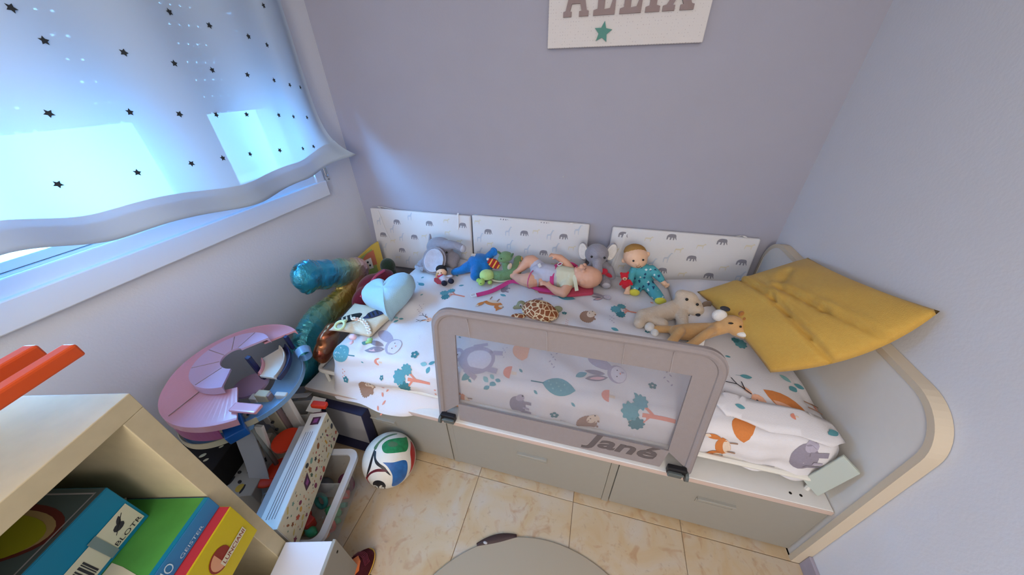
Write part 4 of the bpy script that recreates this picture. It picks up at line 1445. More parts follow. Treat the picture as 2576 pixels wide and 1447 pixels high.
# arm near the viewer: shoulder, elbow out, forearm back to the hand on the strap
cap_chain(bm, [(-.085, 1.395, .612), (-.098, 1.352, .592), (-.105, 1.335, .585)], [.028, .027, .025])
cap_chain(bm, [(-.105, 1.335, .585), (-.140, 1.340, .588), (-.172, 1.352, .598)], [.025, .022, .016])
cap_chain(bm, [(-.172, 1.352, .598), (-.190, 1.357, .606)], [.015, .013])
for k, (dx, dy, dz) in enumerate(((-.012, -.012, .004), (-.016, -.003, .008), (-.015, .006, .010), (-.010, .013, .008))):
    cap_chain(bm, [(-.194 + dx * .3, 1.357 + dy * .8, .608 + dz * .4), (-.200 + dx, 1.357 + dy, .608 + dz), (-.206 + dx * 1.4, 1.357 + dy * 1.1, .603 + dz)], [.0050, .0046, .0042])
cap_chain(bm, [(-.176, 1.362, .610), (-.186, 1.370, .618)], [.006, .005])
# far arm raised
cap_chain(bm, [(-.085, 1.475, .632), (-.115, 1.498, .662), (-.150, 1.500, .690), (-.178, 1.492, .702)], [.027, .023, .019, .014])
for k, dy in enumerate((-.012, -.004, .004, .012)):
    cap_chain(bm, [(-.184, 1.492 + dy * .7, .706), (-.196, 1.490 + dy, .710), (-.204, 1.488 + dy * 1.1, .704)], [.0050, .0046, .0042])
cap_chain(bm, [(-.176, 1.48, .700), (-.184, 1.470, .696)], [.006, .005])
# legs
cap_chain(bm, [(-.245, 1.405, .605), (-.285, 1.385, .603), (-.315, 1.385, .600)], [.042, .043, .034])
cap_chain(bm, [(-.315, 1.385, .600), (-.350, 1.405, .592), (-.378, 1.420, .588)], [.034, .027, .017])
cap_chain(bm, [(-.378, 1.420, .588), (-.412, 1.428, .596)], [.017, .012])
cap_chain(bm, [(-.25, 1.475, .625), (-.300, 1.492, .655), (-.318, 1.485, .658)], [.040, .036, .032])
cap_chain(bm, [(-.318, 1.485, .658), (-.345, 1.462, .632), (-.360, 1.448, .618)], [.030, .024, .016])
cap_chain(bm, [(-.360, 1.448, .618), (-.382, 1.432, .610)], [.016, .011])
obj('body', blend('body', bm, .0034, 3), m_skin, bab)
bm = bm_new()
cap_chain(bm, [(-.155, 1.43, .614), (-.21, 1.435, .617), (-.245, 1.44, .615)], [.0575, .0605, .056])
cap_chain(bm, [(-.245, 1.412, .607), (-.262, 1.400, .605)], [.047, .046]); cap_chain(bm, [(-.25, 1.47, .625), (-.268, 1.478, .635)], [.045, .043])
suit = obj('bodysuit', blend('bodysuit', bm, .004, 3), m_lilaccloth, bab)
m_pinkpipe = mat('pink_piping', '#d0508e', .8)
bits('piping', m_pinkpipe, suit, lambda b: tube(b, [V((-.279, 1.392, .604)) + V((.36, .0, -.12)).normalized() * 0 + V((.018 * cos(a) * .6, .047 * cos(a), .047 * sin(a))) for a in [2 * pi * k / 20 for k in range(20)]], .0026, 6, loop=True))
bits('label_patch', m_whitep, suit, lambda b: box(b, (-.245, 1.425, .6745), (.016, .026, .0015), (.25, -.5, .4)), smooth=False)
bm = bm_new()
cap_chain(bm, [(-.085, 1.43, .618), (-.13, 1.43, .618)], [.0565, .060])
cap_chain(bm, [(-.092, 1.395, .613), (-.096, 1.382, .605)], [.036, .035])
bib = obj('shirt', blend('shirt', bm, .004, 3), m_bib, bab)
bits('shirt_tie', m_bib, bib, lambda b: strap(b, [(-.065, 1.40, .655), (-.052, 1.375, .628), (-.040, 1.348, .598)], .018, .004, (1, .3, .5)), smooth=False)
m_lash = mat('brown_lash', '#7a4a3a', .8)
bits('closed_eye', m_lash, bab, lambda b: tube(b, curve_pts([(-.016, 1.402, .6935), (-.010, 1.410, .6955), (-.012, 1.420, .6945)], 8), .0011, 5))
bits('closed_eye', m_lash, bab, lambda b: tube(b, curve_pts([(-.012, 1.455, .6945), (-.008, 1.463, .6955), (-.014, 1.472, .6925)], 8), .0011, 5))
bits('mouth', m_pinkpad, bab, lambda b: ell(b, (-.056, 1.435, .6855), (.004, .010, .003)))

# --- grey elephant with white ears and red bow, sitting
t = thing('toy_elephant', 'grey plush elephant sitting with white ears and a red bow, by the baby doll head', 'soft toy', (.06, 1.54, .556))
bm = bm_new()
ell(bm, (.065, 1.555, .610), (.058, .05, .062)); ell(bm, (.034, 1.545, .712), (.062, .055, .055)); ell(bm, (.04, 1.51, .70), (.035, .03, .035))
cap_chain(bm, [(.042, 1.485, .700), (.045, 1.470, .675), (.050, 1.472, .655)], [.027, .026, .026])
cap_chain(bm, [(.045, 1.52, .585), (.028, 1.465, .580)], [.032, .029]); cap_chain(bm, [(.085, 1.52, .590), (.100, 1.470, .586)], [.032, .029])
cap_chain(bm, [(.02, 1.53, .645), (-.005, 1.49, .640)], [.022, .020]); cap_chain(bm, [(.11, 1.54, .635), (.128, 1.515, .605)], [.022, .02])
obj('body', blend('body', bm, .005, 3), m_greyplush, t)
for c, nz, s in (((-.034, 1.56, .712), (-.35, -.8, .3), -1), ((.104, 1.565, .722), (.3, -.9, .2), 1)):
    e = bits('ear', m_greyplush, t, lambda b: disc_ear(b, c, nz, (s * .15, .1, 1), .030, .052, .010, .2))
    bits('ear_lining', m_whitep, e, lambda b: disc_ear(b, V(c) + V(nz).normalized() * .009, nz, (s * .15, .1, 1), .026, .047, .007, .2))
bits('eye', m_black, t, lambda b: ell(b, (.010, 1.489, .722), .006))
bits('eye', m_black, t, lambda b: ell(b, (.074, 1.492, .722), .006))
bits('bow', m_redcloth, t, lambda b: (ell(b, (.018, 1.482, .650), (.021, .009, .018), (0, .4, 0)), ell(b, (.080, 1.482, .648), (.021, .009, .018), (0, -.4, 0)), ell(b, (.049, 1.478, .645), .009), ell(b, (.105, 1.487, .628), (.024, .005, .011), (0, .5, 0))))
for c in ((.024, 1.447, .578), (.102, 1.450, .586)):
    bits('foot_pad', m_palegrey, t, lambda b: ell(b, c, (.022, .010, .022), (.4, 0, 0)))

# --- cloth doll in spotted aqua pyjamas holding a small red bear
t = thing('pyjama_doll', 'doll in spotted aqua pyjamas with yellow feet, sitting against the rightmost padded panel', 'doll', (.27, 1.52, .556))
bm = bm_new()
HC = V((.222, 1.530, .728))
ell(bm, HC, (.060, .054, .052)); ell(bm, HC + V((.010, -.010, -.014)), (.050, .046, .040)); ell(bm, HC + V((-.050, .0, -.030)), (.013, .010, .015)); ell(bm, HC + V((.056, 0, .018)), (.010, .010, .014))
ell(bm, HC + V((.010, -.056, -.014)), (.008, .008, .007))
cap_chain(bm, [HC + V((.016, .0, -.04)), HC + V((.024, .0, -.07))], [.025, .025])
hd = obj('head', blend('head', bm, .0035, 3), m_skin2, t)
bits('hair', m_brownhair, hd, lambda b: ell(b, HC + V((-.004, .012, .018)), (.055, .049, .040)))
bits('eye', m_black, hd, lambda b: ell(b, HC + V((-.012, -.0545, .002)), .0052))
bits('eye', m_black, hd, lambda b: ell(b, HC + V((.032, -.050, .010)), .0052))
bits('smile', m_lash, hd, lambda b: tube(b, curve_pts([HC + V((.006, -.0555, -.028)), HC + V((.018, -.0555, -.031)), HC + V((.028, -.0515, -.024))], 8), .0012, 5))
def spot(p):
    k = (floor(p.x * 48 + 40) * 7 + floor(p.z * 48) * 13 + floor(p.y * 40) * 5) % 11
    dx = abs((p.x * 48 + 40) % 1 - .5) + abs((p.z * 48) % 1 - .5)
    return 1 if (k < 3 and dx < .34) else 2 if (k in (4, 5) and dx < .30) else 0
bm = bm_new()
ell(bm, (.272, 1.525, .645), (.052, .040, .048)); ell(bm, (.283, 1.520, .595), (.054, .044, .042))
cap_chain(bm, [(.310, 1.52, .668), (.340, 1.505, .650), (.360, 1.49, .635)], [.024, .022, .017])
cap_chain(bm, [(.232, 1.52, .665), (.215, 1.49, .64), (.212, 1.46, .61)], [.022, .020, .018])
cap_chain(bm, [(.265, 1.50, .585), (.248, 1.455, .580)], [.032, .026])
cap_chain(bm, [(.305, 1.50, .590), (.335, 1.44, .584), (.352, 1.405, .580)], [.032, .030, .026])
obj('pyjamas', blend('pyjamas', bm, .0035, 3, spot), [m_aqua, m_navyspot, m_whitespot], t)
for c in ((.240, 1.432, .576), (.358, 1.385, .576)):
    bits('foot', m_yelcloth, t, lambda b: ell(b, c, (.027, .016, .020), (.3, 0, 0)))
bm = bm_new()
cap_chain(bm, [(.362, 1.488, .630), (.378, 1.480, .618)], [.012, .013])
for k, (dx, dz) in enumerate(((.016, .006), (.018, -.002), (.014, -.010), (.006, -.015))):
    cap_chain(bm, [(.380, 1.478, .616), (.380 + dx, 1.474, .616 + dz)], [.006, .0045])
obj('hand', blend('hand', bm, .0025, 2), m_skin2, t)
bm = bm_new()
cap_chain(bm, [(.211, 1.455, .600), (.205, 1.430, .585)], [.011, .012])
for k, dx in enumerate((-.012, -.004, .004, .011)):
    cap_chain(bm, [(.205 + dx * .5, 1.428, .584), (.205 + dx, 1.418, .572)], [.006, .0045])
obj('hand', blend('hand', bm, .0025, 2), m_skin2, t)
t = thing('red_bear', 'tiny red toy bear held by the doll in aqua pyjamas', 'soft toy', (.19, 1.45, .57))
bm = bm_new()
ell(bm, (.194, 1.452, .608), (.023, .018, .030)); ell(bm, (.180, 1.452, .652), (.020, .018, .019)); ell(bm, (.163, 1.455, .664), (.007, .006, .008)); ell(bm, (.194, 1.455, .672), (.007, .006, .008))
cap_chain(bm, [(.178, 1.45, .625), (.168, 1.44, .61)], [.009, .008]); cap_chain(bm, [(.208, 1.45, .628), (.220, 1.44, .618)], [.009, .008])
obj('body', blend('body', bm, .0028, 2), m_redplush, t)
bits('muzzle', m_skin2, t, lambda b: (ell(b, (.182, 1.434, .648), (.011, .006, .009))))
bits('nose', m_black, t, lambda b: ell(b, (.182, 1.427, .651), (.004, .002, .003)))

# --- turtle with brown patched shell behind the rail
t = thing('patched_turtle', 'toy sea turtle with brown patched shell peeking above the bed rail', 'soft toy', (-.2, 1.16, .556))
m_patch = bpy.data.materials.new('brown_patches_cream_lines'); m_patch.use_nodes = True
nt = m_patch.node_tree; b_ = nt.nodes['Principled BSDF']; b_.inputs['Roughness'].default_value = .6
tc = nt.nodes.new('ShaderNodeTexCoord'); vo = nt.nodes.new('ShaderNodeTexVoronoi'); vo.feature = 'DISTANCE_TO_EDGE'; vo.inputs['Scale'].default_value = 42
rp = nt.nodes.new('ShaderNodeValToRGB'); rp.color_ramp.elements[0].position = .06; rp.color_ramp.elements[0].color = (*srgb('#e6cfa6'), 1)
rp.color_ramp.elements[1].position = .10; rp.color_ramp.elements[1].color = (*srgb('#8a4a22'), 1)
nt.links.new(tc.outputs['Object'], vo.inputs['Vector']); nt.links.new(vo.outputs['Distance'], rp.inputs[0]); nt.links.new(rp.outputs[0], b_.inputs['Base Color'])
bm = bm_new(); ell(bm, (-.200, 1.165, .588), (.080, .055, .044)); ell(bm, (-.17, 1.16, .578), (.07, .05, .03))
obj('shell', blend('shell', bm, .005, 3), m_patch, t)
bm = bm_new(); ell(bm, (-.282, 1.172, .600), (.022, .019, .019)); cap_chain(bm, [(-.29, 1.165, .592), (-.312, 1.155, .588)], [.013, .008]); cap_chain(bm, [(-.262, 1.17, .590), (-.282, 1.172, .598)], [.016, .016])
m_khaki = mat('khaki_green_cloth', '#8d9176', .85, bump=.3)
h = obj('head', blend('head', bm, .003, 2), m_khaki, t)
bits('eye', m_black, h, lambda b: ell(b, (-.280, 1.1535, .607), .0050))
bits('eye_rim', m_palegrey, h, lambda b: ell(b, (-.280, 1.157, .607), .0078))
for c, r in (((-.285, 1.12, .570), .3), ((-.15, 1.10, .570), -.4)):
    bits('flipper', m_patch, t, lambda b: ell(b, c, (.035, .018, .009), (0, 0, r)))
bits('tail_fin', m_khaki, t, lambda b: ell(b, (-.112, 1.195, .585), (.022, .008, .018), (0, .2, .3)))

# --- cream fleecy sheepdog lying, and tan monkey-like plush beside it
t = thing('fleecy_dog', 'cream fleecy plush dog lying behind the tan plush lion', 'soft toy', (.36, 1.27, .556))
bm = bm_new()
cap_chain(bm, [(.265, 1.225, .590), (.31, 1.245, .592), (.36, 1.27, .595), (.41, 1.30, .60)], [.034, .038, .042, .045])
ell(bm, (.442, 1.310, .645), (.050, .046, .046)); ell(bm, (.478, 1.275, .628), (.035, .030, .028)); ell(bm, (.42, 1.315, .668), (.030, .03, .024))
cap_chain(bm, [(.425, 1.26, .605), (.425, 1.215, .590), (.43, 1.19, .585)], [.028, .025, .024])
cap_chain(bm, [(.30, 1.215, .585), (.345, 1.195, .585)], [.026, .024]); cap_chain(bm, [(.26, 1.215, .585), (.248, 1.185, .580)], [.03, .026])
cap_chain(bm, [(.485, 1.30, .645), (.505, 1.285, .615), (.505, 1.275, .595)], [.018, .016, .015])
obj('body', blend('body', bm, .005, 2), m_cream, t)
m_brownear = plush('brown_ear_cloth', '#7d6a5a')
bits('ear', m_brownear, t, lambda b: disc_ear(b, (.522, 1.300, .640), (.3, -.8, .3), (.2, 0, 1), .022, .026, .010, .2))
bits('eye', m_black, t, lambda b: ell(b, (.428, 1.267, .680), .0065))
bits('eye', m_black, t, lambda b: ell(b, (.475, 1.268, .660), .006))
bits('nose', m_darkgrey, t, lambda b: ell(b, (.484, 1.246, .622), (.010, .006, .007)))
bits('scarf', m_darkgrey, t, lambda b: tube(b, curve_pts([(.440, 1.262, .608), (.462, 1.255, .600), (.470, 1.258, .606)], 8), .006, 6))

t = thing('tan_plush_lion', 'tan long-limbed plush lion with one white ear, lying with its head on the mustard cushion', 'soft toy', (.47, 1.16, .556))
bm = bm_new()
cap_chain(bm, [(.395, 1.145, .592), (.44, 1.150, .598), (.49, 1.155, .608), (.525, 1.155, .625)], [.032, .038, .036, .028])
ell(bm, (.575, 1.150, .668), (.044, .036, .034)); cap_chain(bm, [(.590, 1.135, .655), (.622, 1.118, .650)], [.028, .020])
cap_chain(bm, [(.525, 1.15, .630), (.55, 1.15, .650)], [.028, .030])
cap_chain(bm, curve_pts([(.515, 1.135, .640), (.480, 1.100, .640), (.440, 1.075, .605), (.405, 1.055, .578), (.395, 1.05, .572)], 12), [.017] * 13)
cap_chain(bm, curve_pts([(.400, 1.130, .595), (.392, 1.115, .625), (.375, 1.095, .600), (.352, 1.07, .575)], 9), [.019] * 10)
cap_chain(bm, curve_pts([(.395, 1.165, .590), (.360, 1.165, .583), (.318, 1.165, .577)], 8), [.017] * 9)
obj('body', blend('body', bm, .004, 3), m_tan, t)
bits('ear', m_whitep, t, lambda b: ell(b, (.528, 1.168, .688), (.027, .020, .026)))
bits('ear_tip', m_darkgrey, t, lambda b: ell(b, (.542, 1.178, .716), (.019, .010, .010), (0, .15, 0)))
bits('cheek_tuft', m_whitep, t, lambda b: ell(b, (.602, 1.108, .656), (.020, .012, .010), (0, -.3, -.5)))
bits('eye', m_black, t, lambda b: ell(b, (.556, 1.122, .690), (.010, .004, .0035), (0, 0, .2)))
bits('eye', m_black, t, lambda b: ell(b, (.590, 1.117, .684), .0042))
bits('mane', m_rust, t, lambda b: [ell(b, (.618 + .009 * cos(k * 2.4), 1.165 + .016 * sin(k * 2.4), .692 + .010 * sin(k * 1.3)), (.018, .016, .014)) for k in range(7)])
bits('foot', m_whitep, t, lambda b: (ell(b, (.290, 1.170, .578), (.022, .020, .020), (0, 0, .4)), ell(b, (.310, 1.145, .572), (.016, .02, .014))))
tg = bits('tag', m_tag, t, lambda b: box(b, (.474, 1.098, .585), (.024, .003, .042), (-.5, 0, -.15)), smooth=False)
bits('tag_emblem', m_darkgrey, tg, lambda b: box(b, (.473, 1.1015, .598), (.012, .0025, .012), (-.5, .78, -.15)), smooth=False)

# ---------------------------------------------------------------- foil balloon and the things in the corner
def foil(name, rough=.16):
    m = mat(name, '#ffffff', rough, metal=.6, attr=True, coat=.8)
    nt = m.node_tree
    b = nt.nodes['Principled BSDF']
    tc = nt.nodes.new('ShaderNodeTexCoord')
    n = nt.nodes.new('ShaderNodeTexNoise')
    n.inputs['Scale'].default_value = 26
    n.inputs['Detail'].default_value = 4
    n.inputs['Distortion'].default_value = .6
    nt.links.new(tc.outputs['Object'], n.inputs['Vector'])
    bp = nt.nodes.new('ShaderNodeBump')
    bp.inputs['Strength'].default_value = .55
    bp.inputs['Distance'].default_value = .02
    nt.links.new(n.outputs['Fac'], bp.inputs['Height'])
    nt.links.new(bp.outputs[0], b.inputs['Normal'])
    return m
m_foil = foil('rainbow_foil')
def lerp3(T, t):
    for (a, p), (b, q) in zip(T, T[1:]):
        if t <= b:
            k = max(0, (t - a) / (b - a))
            return [x + (y - x) * k for x, y in zip(p, q)]
    return T[-1][1]
def paint(me, fn):
    ca = me.color_attributes.new('Col', 'FLOAT_COLOR', 'POINT')
    for i, v in enumerate(me.vertices):
        ca.data[i].color = (*fn(v.co), 1)
bal = thing('number_balloon', 'rainbow foil balloon shaped like a seven, teal to gold, at the window wall', 'balloon', (-1.30, .80, .26))
barp = curve_pts([(-1.315, 1.02, .705), (-1.32, 1.12, .655), (-1.325, 1.24, .598), (-1.325, 1.345, .548)], 15)
stmp = curve_pts([(-1.325, 1.300, .525), (-1.32, 1.20, .478), (-1.31, 1.09, .470), (-1.30, .985, .478), (-1.285, .885, .452), (-1.27, .810, .385), (-1.262, .775, .315)], 24)
bm = bm_new()
cap_chain(bm, barp, [.078 + .004 * cos(i * 1.4) for i in range(len(barp))])
ell(bm, (-1.315, 1.028, .738), (.045, .05, .045)); ell(bm, (-1.315, 1.005, .668), (.05, .05, .05)); ell(bm, (-1.315, 1.0, .70), (.05, .04, .07))
cap_chain(bm, stmp, [.068 + .010 * min(1, i / 12) for i in range(len(stmp))])
me = blend('balloon_skin', bm, .007, 3)
for v in me.vertices:
    v.co.x = -1.31 + (v.co.x + 1.31) * .72
allp = [(p, 0, i / len(barp)) for i, p in enumerate(barp)] + [(p, 1, i / len(stmp)) for i, p in enumerate(stmp)]
for v in me.vertices:
    p, k, t = min(allp, key=lambda q: (q[0].y - v.co.y) ** 2 + (q[0].z - v.co.z) ** 2)
    d = V((v.co.y - p.y, v.co.z - p.z))
    r = d.length
    if r > .035:
        s = (v.co.y * 1.0 - v.co.z * .6) if k == 0 else (v.co.y + v.co.z)
        v.co.y += d.x / r * .0022 * sin(s * 150 + 3 * sin(s * 31)) * (r / .075) ** 3
        v.co.z += d.y / r * .0022 * sin(s * 150 + 3 * sin(s * 31)) * (r / .075) ** 3
TB = [(0, srgb('#2f9fbf')), (.35, srgb('#2aa9d3')), (.55, srgb('#7fb8a8')), (.75, srgb('#c6c590')), (.92, srgb('#cfa9b0')), (1, srgb('#c48fa6'))]
TS_ = [(0, srgb('#c9a08c')), (.15, srgb('#b79a52')), (.32, srgb('#bca648')), (.48, srgb('#7fae8a')), (.62, srgb('#3fa3b0')), (.85, srgb('#2a93a6')), (1, srgb('#1f7f93'))]
def bal_col(c):
    p, k, t = min(allp, key=lambda q: (q[0].y - c.y) ** 2 + (q[0].z - c.z) ** 2)
    tt = t + (0 if k == 0 else 0) + .5 * (c.z - p.z) * (1 if k == 0 else .6)
    return lerp3(TS_ if k else TB, max(0, min(1, tt)))
paint(me, bal_col)
obj('balloon_skin', me, m_foil, bal)
m_seal = mat('foil_seal_tab', '#5f7d86', .3, metal=.7)
bits('seal_tab', m_seal, bal, lambda b: ell(b, (-1.31, .982, .770), (.006, .022, .012), (-.5, 0, 0)))
bits('seal_tab', m_seal, bal, lambda b: ell(b, (-1.27, .765, .245), (.012, .010, .022)))

m_mfoil = mat('copper_maroon_foil', '#7a3030', .25, metal=.8, col2='#b07a4c', vscale=18)
t = thing('maroon_foil_balloon', 'crumpled maroon and copper foil balloon wedged between the bed and the seven balloon', 'balloon', (-1.13, .83, .42))
bm = bm_new()
ell(bm, (-1.125, .845, .495), (.038, .060, .055)); ell(bm, (-1.135, .80, .45), (.036, .05, .055)); ell(bm, (-1.13, .88, .52), (.03, .04, .03))
me = blend('foil_skin', bm, .006, 2)
for v in me.vertices:
    v.co += V((.004 * sin(70 * v.co.z + 40 * v.co.y), .003 * sin(90 * v.co.z), 0))
obj('foil_skin', me, m_mfoil, t)

m_maroon = plush('maroon_velvet', '#6d1f30', bump=.3)
t = thing('maroon_cushion', 'dark maroon cushion squeezed behind the blue heart cushion', 'cushion', (-1.17, 1.28, .42))
bm = bm_new(); ell(bm, (-1.20, 1.275, .475), (.07, .11, .09)); ell(bm, (-1.175, 1.18, .49), (.05, .09, .06)); ell(bm, (-1.165, 1.36, .51), (.05, .07, .05))
obj('cover', blend('cover', bm, .008, 3), m_maroon, t)
bits('trim', m_pinkpad, t, lambda b: tube(b, curve_pts([(-1.150, 1.13, .530), (-1.145, 1.20, .552), (-1.155, 1.28, .566), (-1.150, 1.36, .562)], 12), .008, 6))
t = thing('dark_plush', 'dark green and black knitted toy behind the blue heart cushion', 'soft toy', (-1.17, 1.43, .42))
bm = bm_new(); ell(bm, (-1.175, 1.43, .55), (.045, .045, .05)); cap_chain(bm, [(-1.17, 1.43, .44), (-1.175, 1.43, .53)], [.04, .04])
obj('body', blend('body', bm, .006, 3), plush('dark_bottle_green', '#23301f', bump=.8), t)

# picture board standing in the corner
m_bgreen = mat('leaf_green_print', '#8fa055', .6); m_byel = mat('warm_yellow_print', '#cfae4a', .6); m_bor = mat('brick_orange_print', '#c06a48', .6)
m_wpaper = mat('white_paper', '#e6e3dc', .7)
t = thing('picture_book', 'green and yellow picture book standing in the corner behind the seven balloon', 'book', (-1.39, 1.52, .34))
BM = basis((-1.470, 1.400, .345), (.125, .205, .0), (-.1, 0, 1))
bm = bm_new()
slab(bm, [(0, 0), (.235, 0), (.245, .262), (.205, .252), (.10, .205), (0, .175)], .016, BM)
bk = obj('cover', bm, m_byel, t)
def onb(u, v, h=-.0012):
    return BM @ V((u, v, h if BM.col[2].x < 0 else .016 - h))
def bdecal(name, poly, m, h=.0012):
    bm = bm_new()
    zz = .016 + h if (BM.to_3x3() @ V((0, 0, 1))).x > 0 else -h
    decal(bm, [poly], lambda u, v: BM @ V((u, v, zz)), 0)
    return obj(name, bm, m, bk)
bdecal('green_picture', [(.006, .006), (.186, .006), (.190, .232), (.10, .197), (.006, .168)], m_bgreen)
bdecal('orange_square', [(.120, .120), (.195, .120), (.198, .222), (.150, .212), (.120, .19)], m_bor, .0018)
bdecal('white_label', [(.105, .105), (.165, .105), (.168, .178), (.107, .172)], m_wpaper, .0024)
for u, v in ((.117, .15), (.14, .155), (.125, .125), (.148, .13)):
    bdecal('label_mark', ring_poly(u, v, .007, .008, 7), m_darkgrey, .003)
bdecal('red_spot', ring_poly(.045, .135, .016, .010, 10), m_bor, .002)

# ---------------------------------------------------------------- cloth cushion with printed shoes, dummy chain, dummy
t = thing('shoe_print_cushion', 'flat cream cushion printed with two striped shoes at the left end of the bed', 'cushion', (-.98, .93, .56))
m_linen = mat('cream_linen', '#cdc2ac', .9, bump=.25, bscale=300, var=.03)
bm = pillow('cushion_cover', [(-1.085, .830, .566), (-.875, .838, .562), (-.845, 1.03, .566), (-1.10, 1.03, .572)], .026, m_linen, creases=[(.3, .2, .7, .5, .004, .04)], n=24)
obj('cushion_cover', bm, m_linen, t, smooth=True)
m_blackcloth = mat('black_cloth_print', '#191a1c', .9); m_nvcloth = mat('navy_cloth_print', '#28304e', .9)
for c, rz, m1, m2 in (((-1.02, .905, .590), .75, m_blackcloth, m_linen), ((-.925, .965, .590), .85, m_nvcloth, m_blackcloth)):
    R = Matrix.Rotation(rz, 3, 'Z')
    s = bits('shoe_print', m1, t, lambda b: ell(b, c, (.062, .026, .0065), R))
    for k in range(3):
        bits('shoe_stripe', m2, s, lambda b: ell(b, V(c) + R @ V((-.032 + .018 * k, -.002, .0045)), (.0045, .019, .0035), R))
t = thing('dummy_chain', 'beaded dummy chain with a pale green ring lying across the cream cushion', 'dummy chain', (-.95, .87, .575))
m_pgreen = mat('pale_green_silicone', '#c3d3a4', .45); m_bead = mat('white_bead', '#e4e2dc', .4); m_peach = mat('peach_bead', '#d8a890', .5); m_lgr = mat('light_green_clip', '#9fd08a', .4)
bits('teething_ring', m_pgreen, t, lambda b: tube(b, [V((-1.018 + .021 * cos(a), .838 + .021 * sin(a) * .9, .602 + .008 * sin(a))) for a in [2 * pi * k / 20 for k in range(20)]], .0062, 8, loop=True))
bits('ring_knot', m_pgreen, t, lambda b: ell(b, (-1.010, .862, .608), (.008, .010, .008)))
bp = curve_pts([(-.985, .888, .606), (-.945, .893, .598), (-.905, .870, .588), (-.872, .835, .572)], 9)
for k, p in enumerate(bp[:9]):
    bits('bead', m_peach if k == 1 else m_bead, t, lambda b: tube(b, [p + V((.0068 * cos(a), .0068 * sin(a), .001)) for a in [2 * pi * q / 10 for q in range(10)]], .0042, 6, loop=True))
bits('clip', m_lgr, t, lambda b: (ell(b, (-.862, .815, .570), (.012, .014, .008)), box(b, (-.858, .803, .570), (.024, .006, .010), (0, 0, .5))))
t = thing('pink_dummy', 'pale pink baby dummy beside the bead chain', 'dummy', (-.935, .80, .565))
m_ppink = mat('pale_pink_silicone', '#e2c3d8', .35)
bits('shield', m_ppink, t, lambda b: ell(b, (-.938, .808, .578), (.018, .014, .013)))
bits('teat', m_ppink, t, lambda b: ell(b, (-.930, .785, .569), (.008, .011, .006)))

# ---------------------------------------------------------------- toy car garage with spiral ramps
m_pinkp = mat('pink_plastic', '#d99aa8', .22, spec=.5, coat=.3); m_lav = mat('lavender_plastic', '#c4abcf', .2, spec=.5, coat=.4); m_magp = mat('magenta_plastic', '#a04a7c', .3)
m_lblue = mat('light_blue_plastic', '#79a3cc', .25, spec=.5); m_bluep = mat('cobalt_plastic', '#1c5fae', .28); m_navyp = mat('navy_plastic', '#232a55', .35); m_ivory = mat('ivory_plastic', '#c9c2a6', .35)
m_redp = mat('tomato_red_plastic', '#d0381c', .35); m_gpole = mat('grey_plastic', '#8a8c88', .4); m_cgrey = mat('cool_grey_plastic', '#aab0bb', .4); m_cable = mat('white_plastic', '#d8d6d0', .4); m_mauve = mat('mauve_plastic', '#9a8586', .45)
gar = thing('toy_garage', 'toy car garage with pink and blue spiral ramps between bookcase and window wall', 'toy garage', (-1.22, .50, 0))
GO = V((-1.258, .552, 0))
def spiral(b, a0, a1, r0, r1, z0, z1, th=.008, lip=0., n=40, skirt=0., dx=0, dy=0, bank=0.):
    rings = []
    for k in range(n + 1):
        a = radians(a0 + (a1 - a0) * k / n)
        z = z0 + (z1 - z0) * k / n
        c = GO + V((dx, dy, 0))
        u = V((cos(a), sin(a), 0))
        q0, q1 = (r0(k / n) if callable(r0) else r0), (r1(k / n) if callable(r1) else r1)
        pts = [c + u * q0 + V((0, 0, z)), c + u * (q1 - .010) + V((0, 0, z + bank)), c + u * (q1 - .003) + V((0, 0, z + bank + lip)), c + u * q1 + V((0, 0, z + bank + lip)), c + u * (q1 + .002) + V((0, 0, z + bank - th - skirt)), c + u * (q1 - .008) + V((0, 0, z + bank - th)), c + u * q0 + V((0, 0, z - th))]
        rings.append(pts)
    loft(b, rings)
bits('pink_ramp', m_pinkp, gar, lambda b: spiral(b, 66, 318, .108, lambda t: .222 + .035 * max(0, t - .6) / .4, .628, .575, lip=.0, skirt=.018, n=60, bank=-.012), smooth=False)
bits('upper_deck', m_lav, gar, lambda b: spiral(b, 58, 305, .038, .128, .652, .612, skirt=.022, n=60), smooth=False)
for a in (100, 135, 175, 215, 262):
    ar = radians(a)
    bits('deck_seam', m_mauve, gar, lambda b: cyl(b, GO + V((.04 * cos(ar), .04 * sin(ar), .652 - .04 * (a - 58) / 247 + .0004)), GO + V((.126 * cos(ar), .126 * sin(ar), .652 - .04 * (a - 58) / 247 + .0004)), .0012, n=6))
bits('ramp_seam', m_mauve, gar, lambda b: cyl(b, GO + V((.128 * cos(radians(262)), .128 * sin(radians(262)), .5875)), GO + V((.225 * cos(radians(262)), .225 * sin(radians(262)), .5765)), .0013, n=6))
bits('ramp_hook', m_pinkp, gar, lambda b: box(b, GO + V((.195, -.135, .575)), (.10, .035, .014), (0, 0, .15), bev=.005), smooth=False)
bits('blue_ramp', m_lblue, gar, lambda b: spiral(b, -140, 78, .075, .178, .435, .505, lip=.012, n=50, dx=.025, dy=0), smooth=False)
bits('blue_ramp_edge', m_ivory, gar, lambda b: spiral(b, -142, -40, .172, .182, .438, .470, lip=.016, n=30, dx=.025, dy=0), smooth=False)
bits('lower_ramp', m_lblue, gar, lambda b: spiral(b, -175, -15, .05, .158, .405, .420, lip=.010, n=40, dx=-.035, dy=-.075), smooth=False)
bits('lower_ramp_edge', m_ivory, gar, lambda b: spiral(b, -175, -40, .154, .164, .410, .424, lip=.018, n=36, dx=-.035, dy=-.075), smooth=False)
bits('blue_wedge', m_bluep, gar, lambda b: box(b, GO + V((.095, -.150, .478)), (.13, .06, .045), (.0, .2, -.55), bev=.004), smooth=False)
